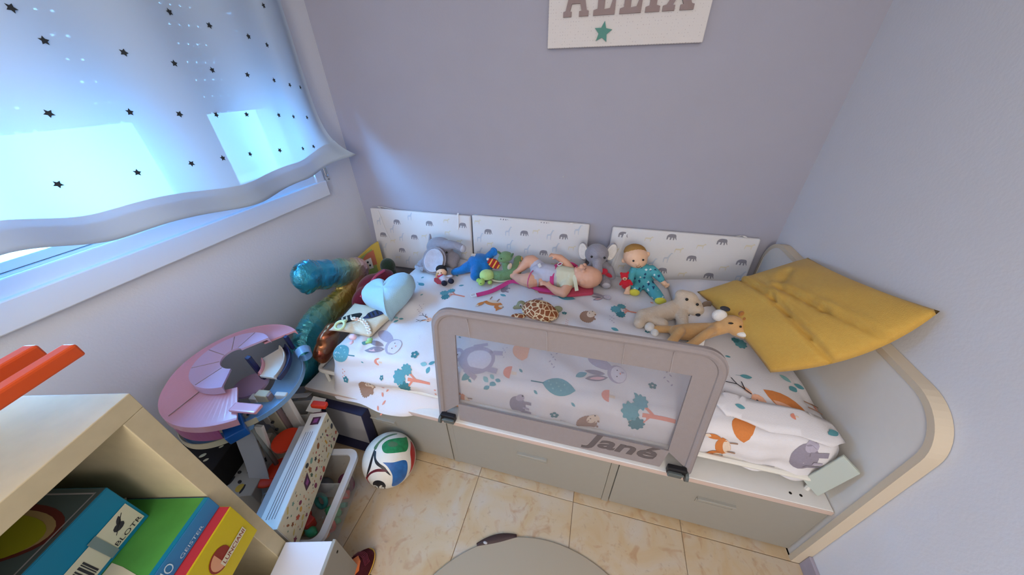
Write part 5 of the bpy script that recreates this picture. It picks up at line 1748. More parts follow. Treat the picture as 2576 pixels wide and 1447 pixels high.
bits('support_bar', m_navyp, gar, lambda b: box(b, GO + V((.040, .030, .555)), (.020, .016, .14), (.1, .1, 0), bev=.003), smooth=False)
bits('support_bar', m_navyp, gar, lambda b: box(b, GO + V((.075, .165, .575)), (.016, .014, .08), (.1, .1, 0), bev=.003), smooth=False)
bits('upper_track', m_cable, gar, lambda b: spiral(b, 5, 72, .078, .150, .545, .560, lip=.014, n=24), smooth=False)
bits('track_edge', m_navyp, gar, lambda b: spiral(b, 5, 70, .152, .168, .545, .558, lip=.012, n=24), smooth=False)
bits('track_band', m_pinkp, gar, lambda b: spiral(b, 8, 62, .066, .077, .548, .562, lip=.012, n=20), smooth=False)
bits('blue_tunnel', m_lblue, gar, lambda b: tube(b, [GO + V((.150, .150, .525)), GO + V((.118, .172, .532))], [.026, .030], 16, cap=False))
tw = bits('lift_tower', m_ivory, gar, lambda b: (box(b, (-1.160, .520, .345), (.046, .030, .33), (.05, .10, .2), bev=.004)), smooth=False)
bits('tower_groove', m_mauve, tw, lambda b: box(b, (-1.132, .523, .345), (.010, .020, .325), (.05, .10, .2), bev=.002), smooth=False)
bits('tower_side', m_cable, tw, lambda b: (box(b, (-1.098, .540, .33), (.044, .018, .34), (.05, .10, .25), bev=.004), box(b, (-1.19, .508, .40), (.03, .026, .18), (.05, .1, .2), bev=.003)), smooth=False)
for dz in (.0, .05, .1, .15):
    bits('tower_hole', m_darkgrey, tw, lambda b: cyl(b, (-1.175 + .1 * dz, .500, .24 + dz), (-1.173 + .1 * dz, .494, .24 + dz), .006, n=10))
bits('pole', m_gpole, gar, lambda b: cyl(b, (-1.160, .440, .480), (-1.118, .405, .175), .0085, n=12))
bits('pole_cap', m_navyp, gar, lambda b: ell(b, (-1.165, .445, .470), (.016, .016, .012)))
bits('red_platform', m_redp, gar, lambda b: tube(b, [(-1.075, .462, .300), (-1.075, .462, .310)], [.052, .052], 28), smooth=False)
bits('red_arm', m_redp, gar, lambda b: box(b, (-1.028, .512, .318), (.060, .010, .012), (0, 0, .85), bev=.003), smooth=False)
bits('base_disc', m_redp, gar, lambda b: tube(b, [(-1.100, .398, .190), (-1.100, .398, .206)], [.042, .040], 26), smooth=False)
bits('base_foot', m_redp, gar, lambda b: ell(b, (-1.122, .348, .186), (.044, .026, .012), (0, 0, .3)))
bits('white_leg', m_cable, gar, lambda b: box(b, (-1.142, .425, .290), (.030, .014, .26), (-.08, .16, .2), bev=.003), smooth=False)
def chute(b):
    P = curve_pts([(-1.215, .430, .375), (-1.190, .405, .330), (-1.165, .375, .250), (-1.140, .335, .170), (-1.130, .300, .110)], 20)
    side = V((.80, .25, .1)).normalized()
    rings = [[p - side * .040, p + side * .040, p + side * .040 + V((.004, -.006, -.004)), p - side * .040 + V((.004, -.006, -.004))] for p in P]
    loft(b, rings)
bits('grey_chute', m_cgrey, gar, chute, smooth=False)
bits('chute_clip', m_cgrey, gar, lambda b: tube(b, [(-1.090, .330, .155), (-1.118, .318, .150), (-1.108, .298, .140), (-1.080, .306, .138), (-1.074, .280, .13)], .005, 6), smooth=False)
bits('magenta_base', m_magp, gar, lambda b: spiral(b, 225, 300, .15, .235, .530, .535, lip=.02, n=24, skirt=.05), smooth=False)
bits('centre_post', m_cable, gar, lambda b: cyl(b, GO + V((0, 0, .03)), GO + V((0, 0, .47)), .026, n=16))
bits('middle_deck', m_lav, gar, lambda b: tube(b, [GO + V((0, 0, .470)), GO + V((0, 0, .480))], [.062, .062], 28), smooth=False)
bits('foot_plate', m_navyp, gar, lambda b: cyl(b, GO + V((0, 0, .0)), GO + V((0, 0, .03)), .09, n=24), smooth=False)

# ---------------------------------------------------------------- boxes on the floor by the bookcase
t = thing('navy_box_lid', 'shallow navy box lid standing on edge against the bed, pale grey inside', 'box lid', (-1.0, .655, 0))
m_lidgrey = mat('pale_grey_card', '#a9a9ad', .8)
bm = bm_new()
M = Matrix.Translation(V((-1.005, .662, .012))) @ Euler((radians(-5), 0, radians(-1))).to_matrix().to_4x4()
box(bm, (0, .006, .125), (.262, .004, .262))
for c, s in (((0, -.014, .257), (.262, .044, .006)), ((0, -.014, -.003), (.262, .044, .006)), ((.129, -.014, .127), (.006, .044, .266)), ((-.129, -.014, .127), (.006, .044, .266))):
    box(bm, c, s, bev=.001)
bm.transform(M)
obj('lid', bm, mat('navy_card', '#20213c', .7), t)
bm = bm_new(); box(bm, (0, .003, .126), (.248, .002, .25)); bm.transform(M)
obj('lining', bm, m_lidgrey, t)

t = thing('open_white_box', 'small open white cardboard box by the bed corner', 'box', (-1.17, .60, 0))
bm = bm_new()
M = Matrix.Translation(V((-1.165, .610, .0))) @ Euler((0, 0, radians(20))).to_matrix().to_4x4()
for c, s in (((0, 0, .012), (.10, .08, .006)), ((0, .038, .145), (.10, .003, .27)), ((0, -.038, .145), (.10, .003, .27)), ((.049, 0, .145), (.003, .08, .27)), ((-.049, 0, .145), (.003, .08, .27))):
    box(bm, c, s)
bm.transform(M)
ob_ = obj('carton', bm, m_wpaper, t)
bm = bm_new(); box(bm, (.075, .0, .292), (.055, .078, .002), (0, .5, 0)); box(bm, (-.02, .062, .290), (.08, .05, .002), (-.5, 0, 0)); bm.transform(M)
obj('flap', bm, m_wpaper, t)

LD = V((.361, -.933, 0)).normalized(); LW = V((-.933, -.361, 0))
lb = thing('long_craft_box', 'long narrow white box printed with small colourful drawings, lying on the clear bin', 'box', (-.93, .38, .185))
m_boxw = mat('white_printed_card', '#d9d9d8', .55); m_boxc = mat('cream_printed_card', '#cfcab2', .6); m_purple = mat('dark_plum_print', '#4a2b45', .6); m_plum2 = mat('magenta_print', '#8a4a86', .6)
P1 = V((-.975, .588, .348))
LM = Matrix(((LW.x, LD.x, 0, P1.x), (LW.y, LD.y, 0, P1.y), (LW.z, LD.z, 1, P1.z), (0, 0, 0, 1)))
LL, LWD, LH = .415, .066, .155
bm = bm_new()
box(bm, (LWD / 2, LL / 2, -LH / 2), (LWD, LL, LH), bev=.0015)
bm.transform(LM)
body = obj('carton', bm, m_boxw, lb)
bm = bm_new()
box(bm, (-.0004, LL / 2, -LH / 2), (.0012, LL - .004, LH - .004)); bm.transform(LM)
obj('side_print', bm, m_boxc, lb)
icol = ['#b4523f', '#c99a4a', '#4f6b5c', '#7a3b54', '#3a3f46', '#d07a4c', '#6f9486', '#8f5a3a', '#c2b06a']
imat = [mat('drawing_' + str(i), c, .6) for i, c in enumerate(icol)]
rr = random.Random(11)
bm = bm_new()
used = []
for _ in range(400):
    a, h = rr.uniform(.012, LL - .012), rr.uniform(.012, LH - .012)
    s = rr.choice([.003, .004, .005, .009, .011, .012])
    if all(hypot(a - q[0], h - q[1]) > s + q[2] + .003 for q in used) and not (.225 < a < .275 and .03 < h < .085):
        used.append((a, h, s))
        k = rr.randrange(5); ro = rr.uniform(0, 6)
        pl = [ring_poly(a, h, s, s * .8, 10, ro), leaf_poly(a, h, 2 * s, .8 * s, ro), star_poly(a, h, s, .5, ro), ring_poly(a, h, s, s * .7, 16, ro, .25, 5), bar_poly(a - s * cos(ro), h - s * sin(ro), a + s * cos(ro), h + s * sin(ro), s * .7)][k]
        decal(bm, [pl], lambda u, v: LM @ V((-.0016, u, -v)), rr.randrange(len(icol)))
me = bpy.data.meshes.new('drawings'); bm.to_mesh(me); bm.free()
obj('drawings', me, imat, lb, kind='stuff')
bm = bm_new()
decal(bm, [[(.228, .032), (.262, .040), (.272, .075), (.240, .082)]], lambda u, v: LM @ V((-.0020, u, -v)), 0)
lab = obj('plum_label', bm, m_purple, lb)
bm = bm_new(); decal(bm, [[(.240, .047), (.258, .050), (.260, .066), (.244, .066)]], lambda u, v: LM @ V((-.0026, u, -v)), 0)
obj('label_mark', bm, m_plum2, lab)
bm = bm_new(); decal(bm, [[(.014, .020), (.046, .020), (.046, .055), (.014, .055)]], lambda u, v: LM @ V((u, v, .0008)), 0)
lab = obj('plum_label', bm, m_purple, lb)
bm = bm_new(); decal(bm, [[(.021, .027), (.038, .028), (.038, .047), (.022, .046)]], lambda u, v: LM @ V((u, v, .0014)), 0)
obj('label_mark', bm, m_plum2, lab)
for k in range(4):
    bm = bm_new(); decal(bm, [bar_poly(.022 + .0085 * k, .085, .022 + .0085 * k, LL - .03, .0016)], lambda u, v: LM @ V((u, v, .0008)), 0)
    obj('printed_line', bm, m_darkgrey, lb)
bm = bm_new(); box(bm, (LWD * .55, -.003, -.022), (.040, .004, .036), (.12, 0, 0)); bm.transform(LM)
obj('end_flap', bm, m_purple, lb)

t = thing('grey_flat_box', 'flat grey box lying on the clear bin beside the long white craft box', 'box', (-1.03, .36, .186))
bm = bm_new(); box(bm, (LWD + .020, .22, -.0905), (.030, .36, .145), bev=.002); bm.transform(LM)
obj('carton', bm, mat('mid_grey_card', '#8b8c90', .7), t)
bm = bm_new(); box(bm, (LWD + .020, .22, -.0178), (.026, .35, .0012)); bm.transform(LM)
obj('top_print', bm, m_lidgrey, t)
t = thing('red_toy_block', 'red plastic toy block on the far end of the long white box', 'toy', (-1.0, .60, .35))
bits('block', m_redp, t, lambda b: box(b, (-1.018, .602, .362), (.062, .026, .022), (0, .1, .2), bev=.005), smooth=False)

# clear storage bin with toys inside
m_clear = plastic_clear('cloudy_clear_plastic', '#c3c8cc', .72, .3); m_rim = plastic_clear('frosted_bin_rim', '#bfc4cc', .12, .35)
bn = thing('clear_storage_bin', 'clear plastic storage bin of toys with a frosted rim, beside the football', 'storage bin', (-.95, .38, 0))
BD = V((.252, -.968, 0)).normalized(); BW = V((-.968, -.252, 0))
BB = Matrix(((BW.x, BD.x, 0, -.842), (BW.y, BD.y, 0, .556), (0, 0, 1, 0), (0, 0, 0, 1)))
bw, bl, bh = .26, .345, .178
o1 = rrect(.022, .022, bw - .022, bl - .022, .03, 5); o2 = rrect(.038, .05, bw - .038, bl - .05, .03, 5)
bm = bm_new()
loft(bm, [[BB @ V((x, y, bh)) for x, y in o1], [BB @ V((x, y, .004)) for x, y in o2]], True, False)
vv = [bm.verts.new(BB @ V((x, y, .004))) for x, y in o2]
bm.faces.new(vv)
obj('tub', bm, m_clear, bn)
bm = bm_new()
A = rrect(0, 0, bw, bl, .045, 6); B = rrect(.024, .024, bw - .024, bl - .024, .030, 6)
ra = [[BB @ V((x, y, z)) for x, y in o] for o, z in ((A, bh - .012), (A, bh + .002), (A, bh + .006), (B, bh + .006), (B, bh - .002))]
loft(bm, ra, True, False)
obj('rim', bm, m_rim, bn)
bm = bm_new(); box(bm, (bw / 2, .135, bh / 2 + .03), (bw - .06, .003, bh - .07)); bm.transform(BB)
obj('divider', bm, m_clear, bn)
tcol = [('red', '#c2382c'), ('green', '#3f9a6a'), ('orange', '#d8823a'), ('plum', '#6a3550'), ('teal', '#3f8f86'), ('yellow', '#d8b23c'), ('grey', '#55585e')]
spots = [(.070, .075, .042, 3), (.065, .115, .026, 0), (.080, .180, .034, 1), (.075, .225, .030, 0), (.080, .255, .020, 2), (.16, .08, .04, 6), (.15, .14, .034, 4), (.16, .22, .040, 0), (.14, .245, .026, 1), (.19, .24, .026, 5), (.055, .150, .018, 4), (.06, .205, .018, 1), (.19, .18, .02, 0)]
used_lab = {}
for i, (u, v, r, c) in enumerate(spots):
    p = BB @ V((u, v, .006 + r))
    nm, hx = tcol[c]
    k = used_lab.get(nm, 0); used_lab[nm] = k + 1
    m = mat(nm + '_toy_plastic', hx, .4)
    bm = bm_new()
    if i % 3 == 0:
        tube(bm, [p + V((r * .72 * cos(a), r * .72 * sin(a) * .5, r * .72 * sin(a))) for a in [2 * pi * q / 16 for q in range(16)]], r * .25, 8, loop=True)
    elif i % 3 == 1:
        box(bm, p, (r * 1.5, r * 1.2, r), (.3 * i, .2 * i, .5 * i), bev=r * .2)
        cyl(bm, p, p + V((0, 0, r * .8)), r * .3, n=10)
    else:
        ell(bm, p, (r * .9, r * .7, r * .8)); cyl(bm, p - V((r, 0, 0)), p + V((r, 0, 0)), r * .28, n=10)
    where = ['at the near end', 'in the middle', 'at the far end', 'against the wall side', 'at the bottom'][k]
    shape = ['ring', 'brick', 'bobbin'][i % 3]
    obj('toy_piece', bm, m, smooth=(i % 3 != 1), label=f'small {nm} plastic {shape} inside the clear storage bin, {where}', cat='toy', group='toys in the clear bin', loc=tuple(p))

# odds and ends between the garage and the bookcase
t = thing('black_game_box', 'black box with pale marks on the floor behind the bookcase', 'box', (-1.36, .33, 0))
bm = bm_new(); box(bm, (-1.355, .335, .155), (.20, .15, .31), (0, 0, .25), bev=.002)
bb = obj('carton', bm, mat('black_card', '#171518', .6), t)
for x, y, r in ((-1.335, .330, .012), (-1.305, .320, .009), (-1.39, .30, .011), (-1.30, .375, .008)):
    bm = bm_new(); ell(bm, (x, y, .311), (r, r * .6, .001), (0, 0, .8)); obj('pale_mark', bm, m_bib, bb, smooth=True)
t = thing('spotted_box', 'white box with black spots beside the grey slide of the toy garage', 'box', (-1.21, .33, 0))
bm = bm_new(); box(bm, (-1.205, .350, .10), (.12, .17, .20), (0, 0, .35), bev=.003)
sb = obj('carton', bm, mat('off_white_card', '#b6b6b4', .7), t)
rr = random.Random(5)
for k in range(9):
    x, y = -1.205 + rr.uniform(-.04, .04), .350 + rr.uniform(-.065, .065)
    bm = bm_new(); ell(bm, (x, y, .2005), (.009 + .004 * (k % 3), .006, .0012), (0, 0, k)); obj('black_spot', bm, m_darkgrey, sb, smooth=True)
bm = bm_new(); ell(bm, (-1.185, .30, .2005), (.017, .015, .0014)); obj('yellow_spot', bm, m_byel, sb, smooth=True)
t = thing('cream_carton', 'small cream carton with brown lettering marks under the blue ramp', 'box', (-1.225, .43, .0))
bm = bm_new(); box(bm, (-1.222, .445, .135), (.085, .06, .27), (0, 0, .4), bev=.003)
cc = obj('carton', bm, mat('cream_card', '#cdbfae', .7), t)
for k in range(4):
    bm = bm_new(); box(bm, (-1.235 + .014 * k, .438 + .006 * k, .2705), (.006, .022, .001), (0, 0, .4 + .3 * (k % 2))); obj('brown_mark', bm, m_lash, cc)
t = thing('white_game_carton', 'white carton lying beside the black box under the blue ramp', 'box', (-1.30, .45, 0))
bm = bm_new(); box(bm, (-1.315, .455, .125), (.09, .08, .25), (0, 0, .3), bev=.004)
obj('carton', bm, m_boxw, t)

# ---------------------------------------------------------------- football
m_ballw = mat('white_ball_panel', '#d9d6cd', .4, var=.02, vscale=60, bump=.25, bscale=420); m_ballg = mat('green_ball_print', '#1f7a4a', .4, var=.25, vscale=60); m_ballb = mat('blue_ball_print', '#1f5c9c', .4, var=.2, vscale=50); m_ballr = mat('red_ball_print', '#a82325', .4, var=.1); m_ballk = mat('black_ball_print', '#1b1c22', .4); m_ballm = mat('maroon_ball_line', '#5a1522', .4)
BC = V((-.735, .578, .110)); BR = .110
ball = thing('football', 'white football with green, blue and red printed panels on the tiled floor', 'ball', tuple(BC - V((0, 0, BR))))
bm = bm_new(); bmesh.ops.create_uvsphere(bm, u_segments=64, v_segments=36, radius=BR, matrix=Matrix.Translation(BC))
bl_ = obj('ball_skin', bm, m_ballw, ball, smooth=True)
# a view-independent frame on the ball: z axis roughly towards the middle of the room
bz = V((.60, -.42, .66)).normalized(); bx = V((.72, .69, -.12)); bx = (bx - bz * bx.dot(bz)).normalized(); by = bz.cross(bx)
def on_ball(u, v, h):
    """u, v in ball radii measured along the skin from the middle of the pattern"""
    r = hypot(u, v)
    if r < 1e-6:
        return BC + bz * (BR + h)
    d = (bx * (u / r) + by * (v / r)) * sin(r) + bz * cos(r)
    return BC + d * (BR + h)
def ball_patch(name, ctrl, m, h=.0006, curved=True, parent=None):
    pts = [(p.x, p.y) for p in curve_pts([(x, y, 0) for x, y in ctrl], 6 * len(ctrl), loop=True)] if curved else ctrl
    bm = bm_new()
    decal(bm, [pts], lambda u, v: on_ball(u, v, h), 0, .07)
    return obj(name, bm, m, parent or ball)
def q(px, py):
    return ((px - 880) / 395, (770 - py) / 395)
gp = ball_patch('green_panel', [q(775, 500), q(800, 430), (q(900, 395)), q(1060, 420), q(1180, 450), q(1270, 450), q(1240, 520), q(1190, 620), q(1120, 675), q(1040, 660), q(880, 610), q(800, 570)], m_ballg)
ball_patch('green_emblem', [q(870, 470), q(920, 440), q(985, 470), q(1020, 520), q(980, 545), q(900, 520)], m_dkgreen, .0010, parent=gp)
bp_ = ball_patch('blue_panel', [q(745, 690), q(880, 740), q(1030, 775), q(1085, 840), q(1070, 1000), q(1020, 1120), q(930, 1190), q(850, 1190), q(805, 1130), q(825, 1020), q(838, 900), q(800, 770)], m_ballb)
ball_patch('red_panel', [q(1330, 560), q(1270, 620), q(1185, 730), q(1165, 870), q(1150, 1000), q(1120, 1090), q(1230, 1010), q(1330, 820), q(1370, 700)], m_ballr)
ball_patch('green_band', [q(650, 420), q(740, 345), q(860, 295), q(1000, 285), q(1105, 310), q(1080, 335), q(900, 335), q(760, 385), q(680, 470)], m_dkgreen)
ball_patch('black_line', [q(420, 850), q(520, 680), q(640, 470), q(665, 470), q(560, 700), q(450, 830)], m_ballk)
ball_patch('black_line', [q(640, 500), q(680, 500), q(665, 600), q(700, 680), q(770, 770), q(820, 900), q(800, 890), q(720, 770), q(640, 660)], m_ballk)
ball_patch('maroon_line', [q(410, 870), q(520, 780), q(640, 750), q(740, 780), q(780, 830), q(640, 790), q(530, 810), q(430, 890)], m_ballm)
ball_patch('red_panel', [q(385, 880), q(440, 870), q(420, 930), q(435, 1030), q(400, 1000)], m_ballr)
kp = ball_patch('black_panel', [q(495, 1100), q(510, 1000), q(560, 940), q(630, 930), q(695, 980), q(715, 1070), q(690, 1160), q(690, 1240), q(620, 1250), q(540, 1210)], m_ballk)
tm = text_mesh('26', .80, ext=.0, bold=.03)
for v in tm.vertices:
    u, w = q(590, 1120)
    v.co = on_ball(u + v.co.x * .58, w + v.co.y * .60, .0012)
obj('number', tm, m_ballw, kp)
ball_patch('white_line', [q(745, 690), q(800, 770), q(838, 900), q(826, 950), q(812, 880), q(770, 770)], m_cable, .0010)

# ---------------------------------------------------------------- slipper on the floor
m_mslip = mat('maroon_slipper_cloth', '#5a1a24', .8, bump=.3); m_gold = mat('gold_slipper_trim', '#c99a3c', .6); m_flame = mat('orange_slipper_print', '#c9642a', .7); m_sole = mat('black_sole', '#191516', .7)
sl = thing('slipper', 'maroon slipper with gold rim and orange print on the floor by the bookcase', 'slipper', (-.675, .20, 0))
SX = Matrix.Translation(V((-.678, .190, 0))) @ Matrix.Rotation(radians(-12), 4, 'Z')
def sole_out(s=1., n=36):
    out = []
    for i in range(n):
        a = 2 * pi * i / n
        w = .046 * (1 + .10 * sin(a)) if sin(a) > 0 else .040
        out.append((w * s * cos(a), .110 * (1 - (1 - s) * .5) * sin(a)))
    return out
bm = bm_new(); slab(bm, sole_out(1.0), .012, SX); obj('sole', bm, m_sole, sl)
bm = bm_new(); tube(bm, [SX @ V((x, y, .013)) for x, y in sole_out(1.02)], .0028, 6, loop=True); obj('gold_rim', bm, m_gold, sl, smooth=True)
bm = bm_new()
rings = []
for k in range(11):
    yk = .106 - .115 * k / 10
    wk = .046 * sqrt(max(0, 1 - (yk / .112) ** 2)) * (1.08 if yk > 0 else 1)
    hk = .014 + .042 * sin(min(1, (k + .3) / 7) * pi / 2)
    rings.append([SX @ V((wk * cos(pi * j / 16), yk, .012 + hk * sin(pi * j / 16) ** .8)) for j in range(17)])
loft(bm, rings, False, False)
bmesh.ops.solidify(bm, geom=list(bm.faces), thickness=.003)
up_ = obj('upper', bm, m_mslip, sl, smooth=True)
def on_slip(u, v, h=.0022):
    k = max(.0, (.106 - v) / .115 * 10)
    wk = .046 * sqrt(max(.001, 1 - (v / .112) ** 2)) * 1.08
    hk = .014 + .042 * sin(min(1, (k + .3) / 7) * pi / 2)
    c = max(-1, min(1, u / wk)); s = sqrt(max(0, 1 - c * c))
    return SX @ V((wk * 1.05 * c, v, .012 + (hk + h) * s ** .8 + .001))
for name, poly, m, h in (('flame_print', [(-.026, .010), (.020, .004), (.026, .040), (.010, .062), (-.012, .070), (-.020, .045)], m_flame, .003), ('gold_print', [(.0, .018), (.014, .020), (.012, .036), (.0, .038)], m_gold, .004), ('gold_print', [(-.016, .024), (-.005, .022), (-.006, .040), (-.015, .044)], m_gold, .004)):
    bm = bm_new(); decal(bm, [poly], lambda u, v: on_slip(u, v, h), 0, .008); obj(name, bm, m, up_)
for k in range(5):
    bm = bm_new(); tube(bm, [on_slip(-.030 + .012 * j, .076 + .005 * k * .8 - .006 * abs(j - 2.5), .0026) for j in range(6)], .0010, 5); obj('stitched_line', bm, m_maroon, up_)

# ---------------------------------------------------------------- bookcase with boxed games, seen from its front corner
NB, WB = V((.9636, .267, 0)).normalized(), V((.267, -.9636, 0)).normalized()
KO = V((-.810, .192, 0))
# local frame: x along the front to the viewer's left, y out of the front, z up
KB = Matrix(((WB.x, NB.x, 0, KO.x), (WB.y, NB.y, 0, KO.y), (0, 0, 1, 0), (0, 0, 0, 1)))
m_oak = mat('white_stained_oak', '#c4b795', .5, var=.05, vscale=30); m_oakin = mat('bookcase_inside', '#a89a80', .6, var=.03, vscale=20)
case = thing('cube_bookcase', 'pale oak cube bookcase in the near left corner with board games inside', 'bookcase', tuple(KO))
ZT = 1.012
def kbox(name, lo, hi, m, parent=case, bev=.0015):
    bm = bm_new(); box2(bm, lo, hi, bev=bev); bm.transform(KB)
    return obj(name, bm, m, parent)
kbox('top', (0, -.39, ZT - .040), (.80, 0, ZT), m_oak)
kbox('side', (0, -.39, .0), (.040, -.0005, ZT - .0405), m_oak)
kbox('side', (.76, -.39, .0), (.80, -.0005, ZT - .0405), m_oak)
kbox('divider', (.3955, -.385, .04), (.4115, -.003, ZT - .041), m_oak)
kbox('shelf', (.0405, -.385, .472), (.395, -.002, .500), m_oak)
kbox('shelf', (.412, -.385, .472), (.7595, -.002, .500), m_oak)
kbox('bottom', (.0405, -.39, .0), (.7595, -.001, .040), m_oak)
kbox('back', (.0405, -.39, .041), (.7595, -.386, ZT - .041), m_oakin)

def kdecal(name, M, polys, m, parent, step=None, h=.0006):
    bm = bm_new()
    decal(bm, polys, lambda u, v: M @ V((u, v, h)), 0, step)
    return obj(name, bm, m, parent)
def ktext(s, M, cx, cy, w, hgt, m, parent, bold=.0, h=.0008, flip=0.):
    tm = text_mesh(s, .1, ext=.0, bold=bold)
    xs = [v.co.x for v in tm.vertices]; ys = [v.co.y for v in tm.vertices]
    a, b = (max(xs) - min(xs)), (max(ys) - min(ys))
    for v in tm.vertices:
        v.co = M @ V((cx + ((v.co.x - min(xs)) / a - .5) * w, cy + ((v.co.y - min(ys)) / b - .5) * hgt, h))
    return obj('lettering', tm, m, parent)
def spine_frame(x0, yf, z0):
    """frame on a front-facing box side: u to the viewer's right, v up"""
    return Matrix(((-WB.x, 0, NB.x, (KB @ V((x0, yf, z0))).x), (-WB.y, 0, NB.y, (KB @ V((x0, yf, z0))).y), (0, 1, 0, z0), (0, 0, 0, 1)))
def top_frame(x0, yf, z):
    p = KB @ V((x0, yf, z))
    return Matrix(((-WB.x, -NB.x, 0, p.x), (-WB.y, -NB.y, 0, p.y), (0, 0, 1, z), (0, 0, 0, 1)))
def game(name, label, x0, x1, y0, y1, z0, z1, m_body, m_top, m_spine):
    t = thing(name, label, 'board game', tuple(KB @ V((x0, y1, z0))), group='boxed games in the bookcase')
    bm = bm_new(); box2(bm, (x0, y0, z0), (x1, y1, z1), bev=.002); bm.transform(KB)
    b = obj('carton', bm, m_body, t)
    bm = bm_new(); box2(bm, (x0 + .002, y0 + .002, z1 - .0004), (x1 - .002, y1 - .002, z1 + .0006)); bm.transform(KB)
    tp = obj('lid_print', bm, m_top, t)
    bm = bm_new(); box2(bm, (x0 + .002, y1 - .0004, z0 + .002), (x1 - .002, y1 + .0006, z1 - .002)); bm.transform(KB)
    sp = obj('spine_print', bm, m_spine, t)
    return t, tp, sp
m_tealc = mat('deep_teal_card', '#1f5f66', .5); m_bluec = mat('cerulean_card', '#0f7fa6', .45); m_slate = mat('slate_print', '#56686a', .45); m_olive = mat('olive_print', '#a3a424', .5); m_redb = mat('wine_print', '#6a2f2a', .5); m_sandb = mat('sand_print', '#b29a6a', .5)
m_grn = mat('grass_green_card', '#4f9a45', .5, var=.12, vscale=14); m_bsp = mat('azure_card', '#2f7fb4', .45); m_redc = mat('crimson_card', '#b8323c', .5); m_yelc = mat('lemon_card', '#c9b417', .45); m_lcream = mat('cream_label', '#d6d3bd', .6); m_ltxt = mat('light_blue_lettering', '#bfe0ec', .6); m_dred = mat('dark_red_print', '#8a2a1c', .5); m_orangeb = mat('peach_print', '#d69a76', .5)
# bottom: yellow; middle: green and blue; top: teal
t, tp, sp = game('yellow_game_box', 'yellow and red game box, lowest and farthest out of the stack', -.0 + .042, .376, -.30, .034, .5005, .641, m_yelc, m_redc, m_yelc)
F = spine_frame(.376, .0346, .503)
ell_p = ring_poly(.235, .056, .030, .034, 20)
kdecal('oval_emblem', F, [ring_poly(.250, .072, .026, .030, 22)], m_dred, sp, h=.0010)
kdecal('oval_half', F, [[(.250, .062)] + [(.250 + .022 * cos(a), .072 + .026 * sin(a)) for a in [pi * .5 + pi * k / 10 for k in range(11)]]], m_orangeb, sp, h=.0014)
kdecal('name_plate', F, [[(.245, .044), (.318, .044), (.318, .064), (.245, .064)]], m_lcream, sp, h=.0018)
ktext('LUNCIANI', F, .282, .054, .066, .013, m_dred, sp, .0, .0024)
kdecal('red_corner', F, [[(.06, .003), (.14, .003), (.10, .030)]], m_dred, sp, h=.0012)
t, tp, sp = game('green_game_box', 'green game box with blue spine, middle of the stack of three', .042, .372, -.28, .008, .642, .690, m_bsp, m_grn, m_bsp)
T = top_frame(.372, .008, .690)
kdecal('cream_arc', T, [[(.150, .002), (.172, .002), (.190, .035), (.203, .075), (.21, .104), (.186, .104), (.180, .07), (.168, .035)]], m_lcream, tp, h=.0012)
kdecal('cream_stripe', T, [bar_poly(.235, .11, .33, .20, .010)], m_lcream, tp, h=.0012)
kdecal('blue_edge', T, [[(0, 0), (.328, 0), (.328, .010), (0, .010)]], m_bluec, tp, h=.0010)
F = spine_frame(.372, .0086, .636)
ktext('CROKINO', F, .165, .032, .095, .024, m_ltxt, sp, .0, .0012)
ktext('GEISTER', F, .255, .020, .060, .009, m_ltxt, sp, .0, .0012)
t, tp, sp = game('teal_game_box', 'teal game box with barcode labels, topmost of the stack', .078, .378, -.36, -.098, .6905, .822, m_bluec, m_slate, m_bluec)
T = top_frame(.378, -.098, .822)
kdecal('wine_outline', T, [ring_poly(.222, .135, .050, .128, 30)], m_redb, tp, h=.0012)
kdecal('sand_shape', T, [ring_poly(.220, .137, .042, .119, 30)], m_sandb, tp, h=.0016)
kdecal('olive_shape', T, [ring_poly(.214, .145, .040, .117, 30)], m_olive, tp, h=.0020)
for pl in (bar_poly(.004, .012, .290, .012, .003), bar_poly(.288, .012, .288, .25, .003)):
    kdecal('silver_line', T, [pl], m_lidgrey, tp, h=.0014)
F = spine_frame(.378, -.0974, .6905)
lb1 = kdecal('paper_label', F, [[(.235, .012), (.294, .012), (.294, .074), (.235, .074)]], m_lcream, sp, h=.0012)
ktext('BLOTR', F, .2645, .021, .052, .010, m_darkgrey, lb1, .0, .0018)
bm = bm_new(); decal(bm, [ring_poly(.262, .047, .010, .008, 10), leaf_poly(.268, .057, .022, .008, 1.), bar_poly(.25, .037, .28, .066, .0014)], lambda u, v: F @ V((u, v, .0018)), 0)
obj('bird_mark', bm, m_darkgrey, lb1)
lb2 = kdecal('paper_label', F, [[(.150, .010), (.222, .010), (.222, .070), (.150, .070)]], m_lcream, sp, h=.0012)
x = .154
k = 0
while x < .200:
    w = [.0016, .003, .001, .0022, .004][k % 5]
    kdecal('barcode_bar', F, [[(x, .016), (x + w, .016), (x + w, .056), (x, .056)]], m_darkgrey, lb2, h=.0018)
    x += w + [.0018, .0012, .0026][k % 3]
    k += 1
kdecal('clear_tape', F, [[(.221, .008), (.236, .008), (.236, .076), (.221, .076)]], mat('grey_tape', '#7f8f92', .3), sp, h=.0022)
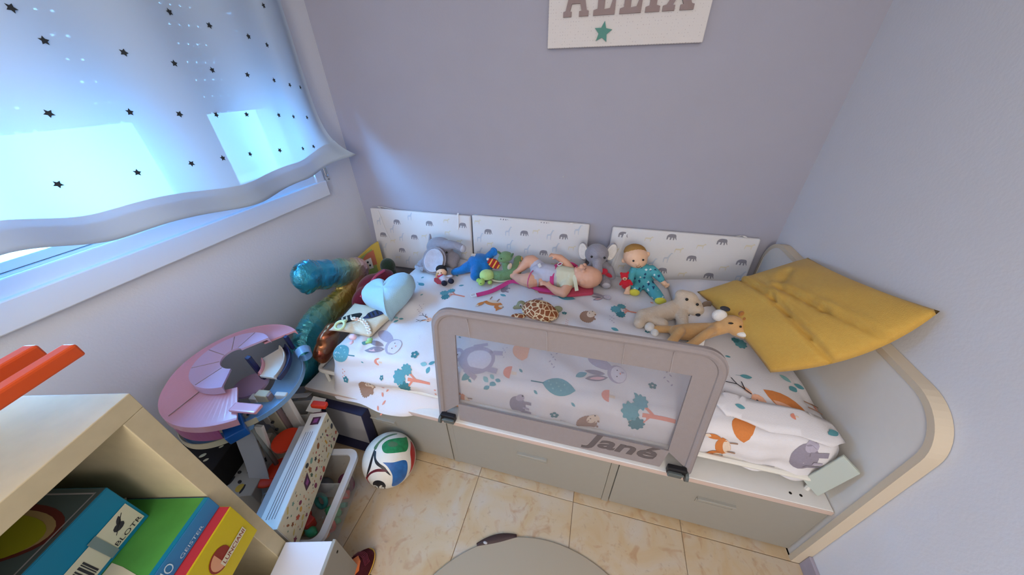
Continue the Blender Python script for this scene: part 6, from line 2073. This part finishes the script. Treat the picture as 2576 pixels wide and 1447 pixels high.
# pull-out box in the lower compartment and bars of an orange toy on top
dr = thing('white_pull_out_box', 'white storage box with beige front pulled out of the bookcase bottom', 'storage box', tuple(KB @ V((.2, .05, .04))))
bm = bm_new(); box2(bm, (.004, .004, .02), (.33, .150, .300), bev=.002); bm.transform(KB); obj('carcass', bm, mat('cold_white_laminate', '#d6d8e2', .5), dr)
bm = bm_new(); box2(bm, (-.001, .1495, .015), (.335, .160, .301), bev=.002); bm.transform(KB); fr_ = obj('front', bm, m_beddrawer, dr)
bm = bm_new(); M = KB; cyl(bm, KB @ V((.02, .160, .262)), KB @ V((.02, .1612, .262)), .004, n=10); obj('screw_cap', bm, m_dot, fr_)
m_orangep = mat('orange_plastic', '#d9531c', .35)
rk = thing('orange_toy_frame', 'orange plastic toy frame with two square bars on top of the bookcase', 'toy', tuple(KB @ V((.3, -.05, ZT))))
for y in (-.020, -.085):
    bm = bm_new()
    box2(bm, (-.004, y - .012, 1.112), (.42, y + .012, 1.137), bev=.004); bm.transform(KB)
    obj('bar', bm, m_orangep, rk)
    bm = bm_new(); box2(bm, (.395, y - .012, ZT + .0005), (.42, y + .012, 1.112), bev=.003); bm.transform(KB)
    obj('leg', bm, m_orangep, rk)
bm = bm_new(); box2(bm, (.397, -.075, 1.03), (.418, -.030, 1.05), bev=.003); bm.transform(KB); obj('cross_bar', bm, m_orangep, rk)

# ---------------------------------------------------------------- taupe disc added for the camera nadir patch, a dark strip at its rim
m_nadir = mat('taupe_nadir', '#a0937f', .95)
bm = bm_new()
tube(bm, [(0, 0, .0005), (0, 0, .005), (0, 0, .0075)], [.494, .495, .492], 96)
obj('nadir_disc', bm, m_nadir, label='plain round taupe disc for the camera nadir patch, added on the floor tiles at the bottom edge', cat='camera patch', loc=(0, 0, 0))
t = thing('dark_strip', 'unidentified dark brown curved strip with a pale spot at the rim of the nadir patch disc', 'strap', (-.22, .45, 0))  # stand-in for an unidentified dark shape beside the disc
P = [V((0.497 * cos(radians(a)), 0.497 * sin(radians(a)), .006)) for a in range(106, 125, 2)]
bm = bm_new(); tube(bm, P, [.006 + .009 * sin(pi * i / (len(P) - 1)) for i in range(len(P))], 8, flat=.4); obj('band', bm, mat('dark_brown_strip', '#3a2724', .6), t, smooth=True)
bm = bm_new(); ell(bm, P[-3] + V((0, -.004, .002)), (.009, .005, .006)); obj('clip', bm, m_lidgrey, t, smooth=True)
